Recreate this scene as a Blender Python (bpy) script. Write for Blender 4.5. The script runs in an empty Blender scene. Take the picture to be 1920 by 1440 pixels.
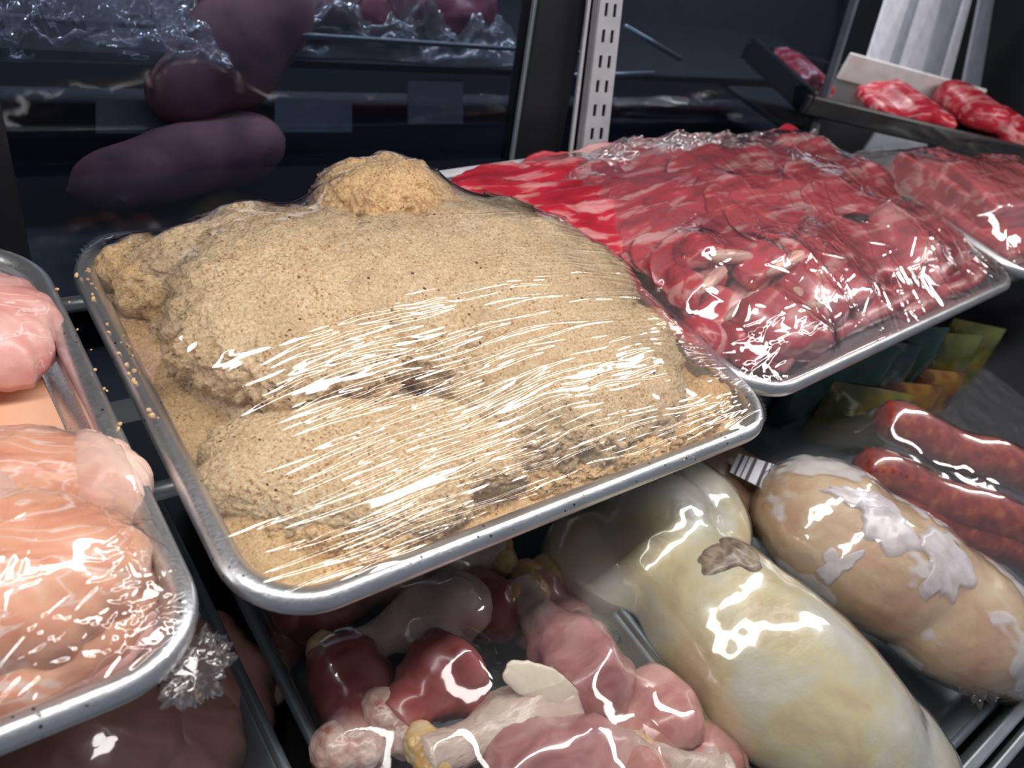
import bpy, bmesh, math, random
import numpy as np
from mathutils import Vector, Matrix, Euler, noise
from mathutils.bvhtree import BVHTree

sc = bpy.context.scene
col = sc.collection
rnd = random.Random(7)

# ------------------------------------------------------------------ camera
F_PX = 1534.1
YAW, PITCH, ROLL = -0.885, 0.672, 0.397
CAM = Vector((-0.119, -0.186, 0.379))
fwd = Vector((-math.sin(YAW)*math.cos(PITCH), math.cos(YAW)*math.cos(PITCH), -math.sin(PITCH)))
r0 = Vector((math.cos(YAW), math.sin(YAW), 0)); u0 = r0.cross(fwd)
rgt = r0*math.cos(ROLL) + u0*math.sin(ROLL); upv = rgt.cross(fwd)
cam_d = bpy.data.cameras.new('camera'); cam = bpy.data.objects.new('camera', cam_d); col.objects.link(cam)
cam.matrix_world = Matrix(((rgt.x, upv.x, -fwd.x, CAM.x), (rgt.y, upv.y, -fwd.y, CAM.y), (rgt.z, upv.z, -fwd.z, CAM.z), (0, 0, 0, 1)))
cam_d.sensor_width = 36; cam_d.lens = F_PX/1920*36
cam_d.clip_start = 0.01; cam_d.clip_end = 50
cam_d.dof.use_dof = True; cam_d.dof.focus_distance = 0.56; cam_d.dof.aperture_fstop = 9.0
sc.camera = cam
sc.view_settings.view_transform = 'Standard'; sc.view_settings.look = 'None'
sc.view_settings.exposure = 0.0; sc.view_settings.gamma = 1.0
sc.view_settings.use_curve_mapping = False
sc.cycles.use_denoising = True
sc.cycles.transparent_max_bounces = 24
sc.cycles.max_bounces = 8
# ------------------------------------------------------------------ light
wd = bpy.data.worlds.new('world'); sc.world = wd; wd.use_nodes = True
bg = wd.node_tree.nodes['Background']
bg.inputs[0].default_value = (0.75, 0.82, 1.0, 1); bg.inputs[1].default_value = 0.155
def strip_lamp(name, loc, L, W, power, color, target):
    ld = bpy.data.lights.new(name, 'AREA'); ld.shape = 'RECTANGLE'; ld.size = L; ld.size_y = W
    ld.energy = power; ld.color = color
    o = bpy.data.objects.new(name, ld); col.objects.link(o); o.location = loc
    d = (Vector(target)-Vector(loc)).normalized()
    x = Vector((1, 0, 0)); z = -d; y = z.cross(x).normalized()
    o.matrix_world = Matrix(((x.x, y.x, z.x, loc[0]), (x.y, y.y, z.y, loc[1]), (x.z, y.z, z.z, loc[2]), (0, 0, 0, 1)))
    return o
strip_lamp('canopy_lamp', (0.55, 0.02, 0.58), 2.6, 0.10, 12.4, (1.0, 0.97, 0.94), (0.55, 0.05, 0.0))
strip_lamp('back_fill_light', (0.7, 0.86, 0.64), 2.4, 0.10, 15.0, (0.93, 0.95, 1.0), (0.7, 0.80, 0.0))  # added fill light behind the doors to lift the dark background

# ------------------------------------------------------------------ helpers
def ray(px, py):
    return (rgt*((px-960)/F_PX) - upv*((py-720)/F_PX) + fwd)
def at(px, py, z):                       # the point of the horizontal plane z seen at that place of the photo
    d = ray(px, py); return CAM + d*((z-CAM.z)/d.z)
DOOR_O = Vector((0, 0.475, -0.06)); DOOR_N = Vector((0, -0.963, 0.27)); DOOR_U = Vector((0, 0.27, 0.963))
def at_door(px, py, off=0.0):            # on the leaning rear door plane (off = metres towards the customer)
    d = ray(px, py); o = DOOR_O + DOOR_N*off
    return CAM + d*((o-CAM).dot(DOOR_N)/d.dot(DOOR_N))
def at_y(px, py, Y):
    d = ray(px, py); return CAM + d*((Y-CAM.y)/d.y)

def tag(o, label=None, cat=None, group=None, kind=None):
    if label: o['label'] = label
    if cat: o['category'] = cat
    if group: o['group'] = group
    if kind: o['kind'] = kind
    return o
def mesh_obj(name, verts, faces, mat, parent=None, smooth=True):
    me = bpy.data.meshes.new(name); me.from_pydata([tuple(v) for v in verts], [], faces); me.update()
    if smooth: me.polygons.foreach_set('use_smooth', [True]*len(me.polygons))
    o = bpy.data.objects.new(name, me); col.objects.link(o)
    if mat: me.materials.append(mat)
    if parent: o.parent = parent
    return o
def empty(name, loc=(0, 0, 0), rz=0):
    o = bpy.data.objects.new(name, None); col.objects.link(o); o.location = loc; o.rotation_euler = (0, 0, rz)
    o.empty_display_size = .02
    return o
def bm_obj(name, bm, mat, parent=None, smooth=True):
    me = bpy.data.meshes.new(name); bm.to_mesh(me); bm.free()
    if smooth: me.polygons.foreach_set('use_smooth', [True]*len(me.polygons))
    o = bpy.data.objects.new(name, me); col.objects.link(o); me.materials.append(mat)
    if parent: o.parent = parent
    return o
def box_bm(sx, sy, sz, bev=0.0, seg=2, center=(0, 0, 0), bm=None):
    own = bm is None
    if own: bm = bmesh.new()
    r = bmesh.ops.create_cube(bm, size=1.0)
    vs = r['verts']
    bmesh.ops.scale(bm, vec=(sx, sy, sz), verts=vs); bmesh.ops.translate(bm, vec=center, verts=vs)
    if bev > 0:
        es = list({e for v in vs for e in v.link_edges})
        bmesh.ops.bevel(bm, geom=es, offset=bev, segments=seg, affect='EDGES', profile=.5)
    return bm
def quad_box(name, pts, thick, n, mat, parent=None):
    """slab from four coplanar points, thickened along -n"""
    n = Vector(n).normalized(); a = [Vector(p) for p in pts]; b = [p - n*thick for p in a]
    v = a+b; f = [(0, 1, 2, 3), (7, 6, 5, 4)] + [(i, i+4, (i+1) % 4+4, (i+1) % 4) for i in range(4)]
    o = mesh_obj(name, v, f, mat, parent, smooth=False)
    bm = bmesh.new(); bm.from_mesh(o.data); bmesh.ops.recalc_face_normals(bm, faces=bm.faces); bm.to_mesh(o.data); bm.free()
    return o

# ------------------------------------------------------------------ materials
class NT:
    def __init__(s, name):
        s.m = bpy.data.materials.new(name); s.m.use_nodes = True; s.t = s.m.node_tree
        s.n = s.t.nodes; s.n.clear(); s.out = s.n.new('ShaderNodeOutputMaterial')
        s.tc = s.n.new('ShaderNodeTexCoord')
    def link(s, a, b): s.t.links.new(a, b)
    def node(s, typ, **kw):
        n = s.n.new(typ)
        for k, v in kw.items():
            if k.startswith('i_'):
                key = k[2:]; key = int(key) if key.isdigit() else key.replace('_', ' ')
                if hasattr(v, 'links') or isinstance(v, bpy.types.NodeSocket): s.link(v, n.inputs[key])
                else: n.inputs[key].default_value = v
            else: setattr(n, k, v)
        return n
    def mapping(s, scale=(1, 1, 1), rot=(0, 0, 0), src=None, loc=(0, 0, 0)):
        n = s.node('ShaderNodeMapping'); s.link(src or s.tc.outputs['Object'], n.inputs[0])
        n.inputs['Scale'].default_value = scale; n.inputs['Rotation'].default_value = rot; n.inputs['Location'].default_value = loc
        return n.outputs[0]
    def noise(s, scale, detail=3, rough=.55, vec=None, dist=0.0):
        n = s.node('ShaderNodeTexNoise'); s.link(vec or s.tc.outputs['Object'], n.inputs['Vector'])
        n.inputs['Scale'].default_value = scale; n.inputs['Detail'].default_value = detail
        n.inputs['Roughness'].default_value = rough; n.inputs['Distortion'].default_value = dist
        return n.outputs['Fac']
    def vor(s, scale, vec=None, feature='F1', rand=1.0):
        n = s.node('ShaderNodeTexVoronoi', feature=feature); s.link(vec or s.tc.outputs['Object'], n.inputs['Vector'])
        n.inputs['Scale'].default_value = scale; n.inputs['Randomness'].default_value = rand
        return n.outputs['Distance']
    def ramp(s, fac, stops, interp='LINEAR'):
        n = s.node('ShaderNodeValToRGB'); s.link(fac, n.inputs[0]); e = n.color_ramp.elements; n.color_ramp.interpolation = interp
        while len(e) < len(stops): e.new(.5)
        for k, (p, c) in enumerate(stops):
            e[k].position = p; e[k].color = (c[0], c[1], c[2], 1) if hasattr(c, '__len__') else (c, c, c, 1)
        return n.outputs[0]
    def math(s, op, a, b=None, c=None, clamp=False):
        n = s.node('ShaderNodeMath', operation=op); n.use_clamp = clamp
        for k, v in enumerate((a, b, c)):
            if v is None: continue
            if isinstance(v, (int, float)): n.inputs[k].default_value = v
            else: s.link(v, n.inputs[k])
        return n.outputs[0]
    def mix(s, fac, a, b, blend='MIX'):
        n = s.node('ShaderNodeMix', data_type='RGBA', blend_type=blend)
        for sock, v in ((n.inputs[0], fac), (n.inputs[6], a), (n.inputs[7], b)):
            if isinstance(v, (int, float)): sock.default_value = v
            elif isinstance(v, (tuple, list)): sock.default_value = (v[0], v[1], v[2], 1)
            else: s.link(v, sock)
        return n.outputs[2]
    def bump(s, h, strength=.5, dist=.001, normal=None):
        n = s.node('ShaderNodeBump'); n.inputs['Strength'].default_value = strength; n.inputs['Distance'].default_value = dist
        s.link(h, n.inputs['Height'])
        if normal: s.link(normal, n.inputs['Normal'])
        return n.outputs[0]
    def bsdf(s, color, rough=.5, metal=0.0, normal=None, sss=0.0, sss_r=(1, .35, .2), sss_s=.006, coat=0.0, spec=.5, coat_r=.1):
        n = s.node('ShaderNodeBsdfPrincipled')
        def put(k, v):
            if isinstance(v, (int, float)): n.inputs[k].default_value = v
            elif isinstance(v, (tuple, list)): n.inputs[k].default_value = (v[0], v[1], v[2], 1) if k == 'Base Color' else v
            else: s.link(v, n.inputs[k])
        put('Base Color', color); put('Roughness', rough); put('Metallic', metal); put('Specular IOR Level', spec)
        if normal: s.link(normal, n.inputs['Normal'])
        if sss:
            put('Subsurface Weight', sss); n.inputs['Subsurface Radius'].default_value = sss_r; n.inputs['Subsurface Scale'].default_value = sss_s
        if coat: put('Coat Weight', coat); put('Coat Roughness', coat_r)
        return n
    def done(s, sh):
        s.link(sh.outputs[0] if hasattr(sh, 'outputs') else sh, s.out.inputs[0]); return s.m

def plain(name, c, rough=.5, metal=0.0, var=.12, scale=40, spec=.5):
    t = NT(name); f = t.noise(scale, 4)
    cc = t.ramp(f, [(.3, [x*(1-var) for x in c]), (.7, [min(1, x*(1+var)) for x in c])])
    return t.done(t.bsdf(cc, rough, metal, spec=spec))

def mat_alu(name, c=(.66, .68, .71), rough=.3, pits=True, greasy=0.0):
    t = NT(name)
    n1 = t.noise(35, 4); n2 = t.noise(260, 3, vec=t.mapping((1, 3, 3)))
    cc = t.mix(t.ramp(n1, [(.3, .0), (.7, 1.)]), [x*.82 for x in c], c)
    if pits:
        v = t.vor(150); sp = t.math('MULTIPLY', t.math('LESS_THAN', v, .13), t.math('GREATER_THAN', t.noise(30, 2), .52))
        cc = t.mix(sp, cc, (.09, .085, .08))
    rr = t.math('MULTIPLY_ADD', n2, .25, rough-.1)
    bm_ = t.bump(t.noise(420, 3), .25, .0006)
    return t.done(t.bsdf(cc, rr, .92, normal=bm_))

def mat_bread(name, tone=(1, 1, 1)):
    t = NT(name)
    T = lambda c: [a*b for a, b in zip(c, tone)]
    g = t.noise(430, 4, .75)
    base = t.ramp(g, [(.29, T((.33, .19, .085))), (.42, T((.70, .49, .275))), (.54, T((.86, .66, .42))), (.68, T((.97, .85, .64)))])
    big = t.noise(22, 3)
    base = t.mix(t.ramp(big, [(.45, 0.), (.70, .35)]), base, T((.56, .35, .17)))
    gry = t.noise(15, 3, vec=t.mapping((1, 1, 1), loc=(3, 1, 2)))
    base = t.mix(t.ramp(gry, [(.48, 0.), (.74, .35)]), base, T((.50, .40, .27)))
    v = t.vor(330); sp = t.math('MULTIPLY', t.math('LESS_THAN', v, .30), t.math('GREATER_THAN', t.noise(95, 2), .555))
    base = t.mix(t.math('MULTIPLY', sp, .75), base, (.42, .18, .05))
    v2 = t.vor(140, vec=t.mapping((1, 1, 1), loc=(7, 3, 1))); sp2 = t.math('MULTIPLY', t.math('LESS_THAN', v2, .16), t.math('GREATER_THAN', t.noise(40, 2), .61))
    base = t.mix(sp2, base, (.16, .07, .025))
    h = t.math('ADD', t.math('MULTIPLY', t.noise(420, 5, .7), 1.0), t.math('MULTIPLY', t.vor(520), .5))
    return t.done(t.bsdf(base, .92, normal=t.bump(h, .80, .0018), spec=.2))

def mat_meat(name, stops, scale=26, stretch=(1, 1, 1), rough=.32, sss=.25, veins=None, fib=0.0, coat=.15, bump=.3, dist=.4):
    t = NT(name)
    vec = t.mapping(stretch)
    f = t.noise(scale, 5, .55, vec=vec, dist=dist)
    c = t.ramp(f, stops)
    if veins:
        vcol, vs, th = veins
        r = t.math('ABSOLUTE', t.math('SUBTRACT', t.noise(vs, 3, .5, vec=vec, dist=.8), .5))
        c = t.mix(t.ramp(r, [(0.0, 1.), (th, 0.)]), c, vcol)
    h = t.noise(180, 4)
    if fib:
        h = t.math('ADD', h, t.math('MULTIPLY', t.noise(160, 2, vec=t.mapping((.12, 1, 1))), fib))
    return t.done(t.bsdf(c, rough, normal=t.bump(h, bump, .001), sss=sss, coat=coat, coat_r=.2))

def mat_film(name, mode='streak', gloss=.07, haze=.03, k=1.6, strength=.9, patch=None, dist=.0016, tint=.97, rot=0.0, ymask=None):
    """thin clear plastic: a see-through sheet with a mirror-like coat and creases in the surface"""
    t = NT(name); oc = t.tc.outputs['Object']
    warp = t.node('ShaderNodeTexNoise'); t.link(oc, warp.inputs['Vector']); warp.inputs['Scale'].default_value = 9; warp.inputs['Detail'].default_value = 2
    wv = t.node('ShaderNodeVectorMath', operation='MULTIPLY_ADD'); t.link(warp.outputs['Color'], wv.inputs[0])
    wv.inputs[1].default_value = (.02, .018, .0) if mode == 'streak' else (.03, .03, .03); t.link(oc, wv.inputs[2])
    w = wv.outputs[0]
    if mode == 'streak':
        a = t.noise(1, 3, .6, vec=t.mapping((7, 210, 40), rot=(0, 0, rot), src=w))
        b = t.noise(1, 2, .5, vec=t.mapping((16, 520, 60), rot=(0, 0, rot+.06), src=w, loc=(3, 5, 1)))
        ra = t.math('ABSOLUTE', t.math('SUBTRACT', a, .5)); rb = t.math('ABSOLUTE', t.math('SUBTRACT', b, .5))
        amp = t.ramp(t.noise(8, 2), [(.35, .35), (.6, 1.)])
        h = t.math('MULTIPLY', t.math('ADD', t.math('MULTIPLY', ra, 1.0), t.math('MULTIPLY', rb, .5)), amp)
    elif mode == 'crinkle':
        a = t.noise(1, 3, .55, vec=t.mapping((38, 75, 50), rot=(0, 0, rot), src=w), dist=1.2)
        b = t.noise(1, 2, .5, vec=t.mapping((110, 190, 130), rot=(0, 0, rot+.5), src=w, loc=(3, 5, 1)), dist=1.0)
        ra = t.math('ABSOLUTE', t.math('SUBTRACT', a, .5)); rb = t.math('ABSOLUTE', t.math('SUBTRACT', b, .5))
        amp = t.ramp(t.noise(11, 2, vec=t.mapping((1, 1, 1), loc=(1, 2, 5))), [(.38, .08), (.62, 1.)])
        h = t.math('MULTIPLY', t.math('ADD', ra, t.math('MULTIPLY', rb, .45)), amp)
    else:
        a = t.noise(1, 2, .5, vec=t.mapping((26, 26, 26), src=w), dist=.3)
        h = a
    if ymask:
        sp = t.node('ShaderNodeSeparateXYZ'); t.link(oc, sp.inputs[0])
        mr = t.node('ShaderNodeMapRange'); t.link(t.math('ADD', sp.outputs[1], t.math('MULTIPLY_ADD', t.noise(7, 2), .12, -.06)), mr.inputs[0])
        mr.inputs[1].default_value = ymask[0]; mr.inputs[2].default_value = ymask[1]; mr.inputs[3].default_value = 1.0; mr.inputs[4].default_value = ymask[2]
        h = t.math('MULTIPLY', h, mr.outputs[0])
    nrm = t.bump(h, strength, dist)
    fr = t.node('ShaderNodeFresnel'); t.link(nrm, fr.inputs['Normal'])       # a sheet: the same from both sides
    geo = t.node('ShaderNodeNewGeometry'); t.link(t.math('MULTIPLY_ADD', geo.outputs['Backfacing'], 1/1.48-1.48, 1.48), fr.inputs['IOR'])
    fac = t.math('MULTIPLY', fr.outputs[0], k, clamp=True)
    gl = t.node('ShaderNodeBsdfGlossy'); gl.inputs['Roughness'].default_value = gloss; gl.inputs['Color'].default_value = (1, 1, 1, 1); t.link(nrm, gl.inputs['Normal'])
    tr = t.node('ShaderNodeBsdfTransparent'); tr.inputs['Color'].default_value = (tint, tint, tint*1.0, 1)
    df = t.node('ShaderNodeBsdfDiffuse'); df.inputs['Color'].default_value = (.8, .8, .84, 1); t.link(nrm, df.inputs['Normal'])
    m1 = t.node('ShaderNodeMixShader'); t.link(tr.outputs[0], m1.inputs[1]); t.link(df.outputs[0], m1.inputs[2])
    if patch:
        pm = t.ramp(t.noise(patch[0], 3, .6, vec=w), [(patch[1], haze), (patch[1]+.03, patch[2])]); t.link(pm, m1.inputs[0])
    else: m1.inputs[0].default_value = haze
    m2 = t.node('ShaderNodeMixShader'); t.link(fac, m2.inputs[0]); t.link(m1.outputs[0], m2.inputs[1]); t.link(gl.outputs[0], m2.inputs[2])
    return t.done(m2)

ALU = mat_alu('aluminium_pan', rough=.26)
ALU_RIM = mat_alu('aluminium_rim', (.74, .76, .79), rough=.32)
ALU_DULL = mat_alu('aluminium_dull', (.5, .52, .55), .4, pits=False)
BREAD = mat_bread('breaded_crust'); BREAD_L = mat_bread('breaded_crust_pale', (1.03, 1.02, 1.0)); BREAD_O = mat_bread('breaded_crust_golden', (1.08, .98, .82))
FILM_STREAK = mat_film('film_stretched', 'soft', .06, .03, 2.4, .35, dist=.0015)
FILM_CRINK = mat_film('film_crinkled', 'soft', .055, .025, 2.4, .5, dist=.0015)
FILM_BEEF = mat_film('film_loose', 'soft', .06, .06, 2.3, .5, dist=.0015)
FILM_SOFT = mat_film('film_smooth', 'soft', .06, .02, 1.5, .5, dist=.002)
FILM_BAG = mat_film('film_bag', 'soft', .07, .05, 1.6, .6, patch=(11, .54, .55), dist=.0006)
FILM_DARK = mat_film('film_back', 'crinkle', .15, .08, 1.6, 1.0, dist=.003)

# ------------------------------------------------------------------ shape builders
def rrect(hx, hy, r, n=10):
    pts = []
    for cx, cy, a0 in ((hx-r, hy-r, 0), (-hx+r, hy-r, 90), (-hx+r, -hy+r, 180), (hx-r, -hy+r, 270)):
        for k in range(n+1):
            a = math.radians(a0+90*k/n); pts.append((cx+r*math.cos(a), cy+r*math.sin(a), math.cos(a), math.sin(a)))
    return pts
def make_pan(name, x0, y0, w, d, yaw, label, z=0.0, depth=.025, rim=.0075, rc=.042, group=None, m_body=None, m_rim=None, cat='tray'):
    """rolled-rim sheet pan; x0,y0 = outer front-left corner, z = centre of the rolled rim"""
    root = empty(name, (x0, y0, z-depth-.0012), yaw); tag(root, label, cat, group)
    cx, cy = w/2, d/2; out = rrect(w/2-rim, d/2-rim, rc)
    zo = depth+.0012
    # body: flared wall, rounded foot, bottom
    prof = [(rim*.2, zo-.001), (.0075, zo-.006), (.013, zo-depth+.007), (.0155, zo-depth+.0025), (.021, zo-depth+.0004), (.034, zo-depth)]
    V = []; F = []; N = len(out)
    for off, zz in prof:
        for (px, py, nx, ny) in out: V.append((cx+px-nx*off, cy+py-ny*off, zz))
    for j in range(len(prof)-1):
        for i in range(N):
            F.append((j*N+i, j*N+(i+1) % N, (j+1)*N+(i+1) % N, (j+1)*N+i))
    F.append([(len(prof)-1)*N+i for i in range(N)])
    b = mesh_obj('pan_body', V, F, m_body or ALU, root)
    sm = b.modifiers.new('thickness', 'SOLIDIFY'); sm.thickness = .0011; sm.offset = 0
    V = []; F = []; K = 12
    for k in range(K):
        a = 2*math.pi*k/K
        for (px, py, nx, ny) in out: V.append((cx+px+nx*rim*math.cos(a), cy+py+ny*rim*math.cos(a), zo+rim*math.sin(a)))
    for k in range(K):
        for i in range(N):
            F.append((k*N+i, k*N+(i+1) % N, ((k+1) % K)*N+(i+1) % N, ((k+1) % K)*N+i))
    mesh_obj('rolled_rim', V, F, m_rim or ALU_RIM, root)
    return root

def fbm(p, scale, octs=3, seed=0.0):
    return noise.fractal(Vector((p[0]*scale+seed, p[1]*scale-seed*.7, p[2]*scale+seed*1.3)), .9, 2.0, octs, noise_basis='PERLIN_ORIGINAL')

def cutlet(name, c, rx, ry, th, rz=0.0, tilt=(0, 0), mat=None, seed=0.0, rings=46, seg=170, lump=.005, mid=.0018, grit=.0011, irr=.16, edge=2.6, sag=0.0, parent=None, dome=.75):
    """flattened irregular slab of meat; c = centre of its underside plane"""
    top = []; 
    def rad(a):
        v = noise.fractal(Vector((math.cos(a)*1.4+seed*3.1, math.sin(a)*1.4, seed)), .8, 2, 3, noise_basis='PERLIN_ORIGINAL')
        return 1+irr*v*1.3
    radii = [rad(2*math.pi*j/seg) for j in range(seg)]
    P = []
    # profile goes from the centre of the top, over the edge, to the centre of the underside
    prof = []
    nt = int(rings*.72)
    for k in range(nt+1):
        u = k/nt; a = u*math.pi/2
        prof.append((math.sin(a)**.85, math.cos(a)**(2/edge)*dome+ (1-dome)*math.cos(a)**.5, True))
    nb = rings-nt
    for k in range(1, nb+1):
        u = 1-k/nb; prof.append((u*.97, -.12*(1-u), False))
    R = Euler((tilt[0], tilt[1], rz)).to_matrix(); c = Vector(c)
    V = []
    for (rr, hh, tp) in prof:
        for j in range(seg):
            a = 2*math.pi*j/seg
            q = Vector((rx*rr*radii[j]*math.cos(a), ry*rr*radii[j]*math.sin(a), 0))
            zt = hh*th - sag*rr*rr
            q.z = zt
            if tp:
                d = lump*fbm(q, 24, 2, seed) + mid*fbm(q, 95, 3, seed+5) 
                if grit: d += grit*fbm(q, 330, 2, seed+9)
                q.z += d*(.35+.65*min(1, hh*2))
                o = Vector((math.cos(a), math.sin(a), 0))*(mid*(1.4+1.2*(grit > 0))*fbm(q, 120, 3, seed+2) + grit*2.4*fbm(q, 380, 2, seed+7))*rr*rr
                q += o
            V.append(R @ q + c)
    F = []
    n = len(prof)
    for k in range(n-1):
        for j in range(seg):
            F.append((k*seg+j, (k+1)*seg+j, (k+1)*seg+(j+1) % seg, k*seg+(j+1) % seg))
    V.append(c + R @ Vector((0, 0, -.12*th - 0.0*sag)))
    F = [f for f in F]
    # origin of the object at the underside centre
    V = [v-c for v in V]
    o = mesh_obj(name, V, F, mat, parent); o.location = c
    return o

def eval_tris(objs):
    dg = bpy.context.evaluated_depsgraph_get(); dg.update()
    V = []; F = []
    for o in objs:
        e = o.evaluated_get(dg); me = e.to_mesh(); mw = o.matrix_world; b = len(V)
        V += [mw @ v.co for v in me.vertices]; F += [[b+i for i in p.vertices] for p in me.polygons]
        e.to_mesh_clear()
    return V, F

def drape(name, objs, x0, y0, w, d, yaw, mat, zrim=.0082, step=.003, gap=.0012, iters=500, rc=.042, over=-.0045, drop=.0, wob=.0008, wobs=30, seed=0.0, label=None, group=None, cat='plastic film', tautness=1.0, zbase=0.0, fine=None, ridges=()):
    """a film stretched over things: it lies on their tops, spans the gaps and is folded round the rim"""
    bpy.context.view_layer.update()
    V, F = eval_tris(objs); bvh = BVHTree.FromPolygons(V, F)
    nx = int(w/step)+1; ny = int(d/step)+1
    xs = np.linspace(-over, w+over, nx); ys = np.linspace(-over, d+over, ny)
    ca, sa = math.cos(yaw), math.sin(yaw)
    obst = np.full((ny, nx), -1.0); pin = np.zeros((ny, nx), bool); out = np.zeros((ny, nx), bool)
    hx, hy = w/2, d/2
    for j, y in enumerate(ys):
        for i, x in enumerate(xs):
            qx, qy = abs(x-hx)-(hx-rc), abs(y-hy)-(hy-rc)
            sd = math.hypot(max(qx, 0), max(qy, 0)) + min(max(qx, qy), 0) - rc     # signed distance to the outer rim line
            if sd > over+step*.6: out[j, i] = True
            if sd > -.0085:
                pin[j, i] = True; obst[j, i] = zrim
                continue
            wx, wy = x0+x*ca-y*sa, y0+x*sa+y*ca
            hit = bvh.ray_cast(Vector((wx, wy, .6)), Vector((0, 0, -1)))
            if hit[0] is not None: obst[j, i] = hit[0].z - zbase + gap
    H = np.where(pin, obst, np.maximum(obst, zrim))
    for _ in range(iters):
        A = H.copy()
        A[1:-1, 1:-1] = .25*(H[:-2, 1:-1]+H[2:, 1:-1]+H[1:-1, :-2]+H[1:-1, 2:])
        H = np.where(pin, obst, np.maximum(obst, A))
    fx, fy = fine or (step, step)
    mx, my = int((xs[-1]-xs[0])/fx)+1, int((ys[-1]-ys[0])/fy)+1
    X = np.linspace(xs[0], xs[-1], mx); Y = np.linspace(ys[0], ys[-1], my)
    def up(Z):
        T = np.array([np.interp(X, xs, r_) for r_ in Z]); return np.array([np.interp(Y, ys, T[:, i]) for i in range(mx)]).T
    for _ in range(2):                                  # the sheet itself has no sharp corners
        A = H.copy(); A[1:-1, 1:-1] = .5*H[1:-1, 1:-1]+.125*(H[:-2, 1:-1]+H[2:, 1:-1]+H[1:-1, :-2]+H[1:-1, 2:]); H = np.where(pin, H, np.maximum(A, obst))
    Z = up(H); soft = np.clip(up(1-pin.astype(float)), 0, 1)
    if wob:
        W = np.array([[abs(wob*fbm((x, y, 0), wobs, 3, seed)) for x in xs] for y in ys]); Z += up(W)*soft
    for (cx, cy, L, wd_, hh, ang) in ridges:
        R_ = L*1.3+4*wd_
        a0, a1 = np.searchsorted(X, (cx-R_, cx+R_)); b0, b1 = np.searchsorted(Y, (cy-R_, cy+R_))
        if a1-a0 < 2 or b1-b0 < 2: continue
        gx, gy = np.meshgrid(X[a0:a1]-cx, Y[b0:b1]-cy); u = gx*math.cos(ang)+gy*math.sin(ang); v = -gx*math.sin(ang)+gy*math.cos(ang) + .0012*np.sin(u*60+cx*900)
        Z[b0:b1, a0:a1] += hh*np.exp(-(v/wd_)**2)*np.exp(-(u/L)**4)*soft[b0:b1, a0:a1]
    ox = up(out.astype(float)) > .5
    V = []; idx = -np.ones((my, mx), int)
    for j in range(my):
        for i in range(mx):
            if ox[j, i]: continue
            idx[j, i] = len(V); V.append((X[i], Y[j], Z[j, i]))
    F = []
    for j in range(my-1):
        for i in range(mx-1):
            q = (int(idx[j, i]), int(idx[j, i+1]), int(idx[j+1, i+1]), int(idx[j+1, i]))
            if min(q) >= 0: F.append(q)
    o = mesh_obj(name, V, F, mat); o.location = (x0, y0, zbase); o.rotation_euler = (0, 0, yaw)
    tag(o, label, cat, group)
    return o

def remesh_blob(name, parts, mat, voxel=.006, smooth=6, parent=None, loc=None, disp=(), dispn=1):
    """one continuous skin round several ellipsoids: (centre, radii, euler)"""
    bm = bmesh.new()
    for c, r, e in parts:
        m = Matrix.Translation(c) @ Euler(e).to_matrix().to_4x4() @ Matrix.Diagonal((r[0], r[1], r[2], 1))
        bmesh.ops.create_icosphere(bm, subdivisions=4, radius=1, matrix=m)
    me = bpy.data.meshes.new(name); bm.to_mesh(me); bm.free()
    o = bpy.data.objects.new(name, me); col.objects.link(o)
    rm = o.modifiers.new('r', 'REMESH'); rm.mode = 'VOXEL'; rm.voxel_size = voxel
    s = o.modifiers.new('s', 'SMOOTH'); s.iterations = smooth; s.factor = .5
    sb = o.modifiers.new('u', 'SUBSURF'); sb.levels = 1; sb.render_levels = 1
    dg = bpy.context.evaluated_depsgraph_get(); m2 = bpy.data.meshes.new_from_object(o.evaluated_get(dg))
    o.modifiers.clear(); o.data = m2; m2.name = name; bpy.data.meshes.remove(me)
    m2.materials.clear(); m2.materials.append(mat)
    n = len(m2.vertices); 
    if disp:
        co = np.empty(n*3, np.float32); no = np.empty(n*3, np.float32)
        m2.vertices.foreach_get('co', co); m2.vertices.foreach_get('normal', no)
        co = co.reshape(-1, 3); no = no.reshape(-1, 3)
        dd = np.array([sum(a*fbm(q, s_, 3, i*3.7+1) for i, (a, s_) in enumerate(disp)) for q in co.tolist()], np.float32)
        m2.vertices.foreach_set('co', (co+no*dd[:, None]).ravel()); m2.update()
    if loc is None: loc = sum((Vector(p[0]) for p in parts), Vector())/len(parts)
    m2.transform(Matrix.Translation(-Vector(loc))); o.location = loc
    m2.polygons.foreach_set('use_smooth', [True]*len(m2.polygons))
    if parent: o.parent = parent
    return o

def tube(name, pts, rad, mat, parent=None, seg=20, caps=True, disp=0.0, flat=1.0, ds=60):
    """tube of changing radius along a polyline (radii list), rounded ends come from the radii"""
    pts = [Vector(p) for p in pts]; n = len(pts); c0 = pts[0].copy()
    V = []; F = []
    up = Vector((0, 0, 1))
    for i, p in enumerate(pts):
        t = (pts[min(i+1, n-1)]-pts[max(i-1, 0)]).normalized(); s = t.cross(up)
        if s.length < 1e-4: s = Vector((1, 0, 0))
        s.normalize(); b = s.cross(t)
        for k in range(seg):
            a = 2*math.pi*k/seg; r = rad[i] if hasattr(rad, '__len__') else rad
            q = p + s*(r*math.cos(a)) + b*(r*flat*math.sin(a))
            if disp: q += (q-p)*disp*fbm(q, ds, 3, 2.2)
            V.append(q-c0)
    for i in range(n-1):
        for k in range(seg): F.append((i*seg+k, i*seg+(k+1) % seg, (i+1)*seg+(k+1) % seg, (i+1)*seg+k))
    F.append(list(range(seg))[::-1]); F.append([(n-1)*seg+k for k in range(seg)])
    o = mesh_obj(name, V, F, mat, parent); o.location = c0 if not parent else c0
    return o

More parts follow.
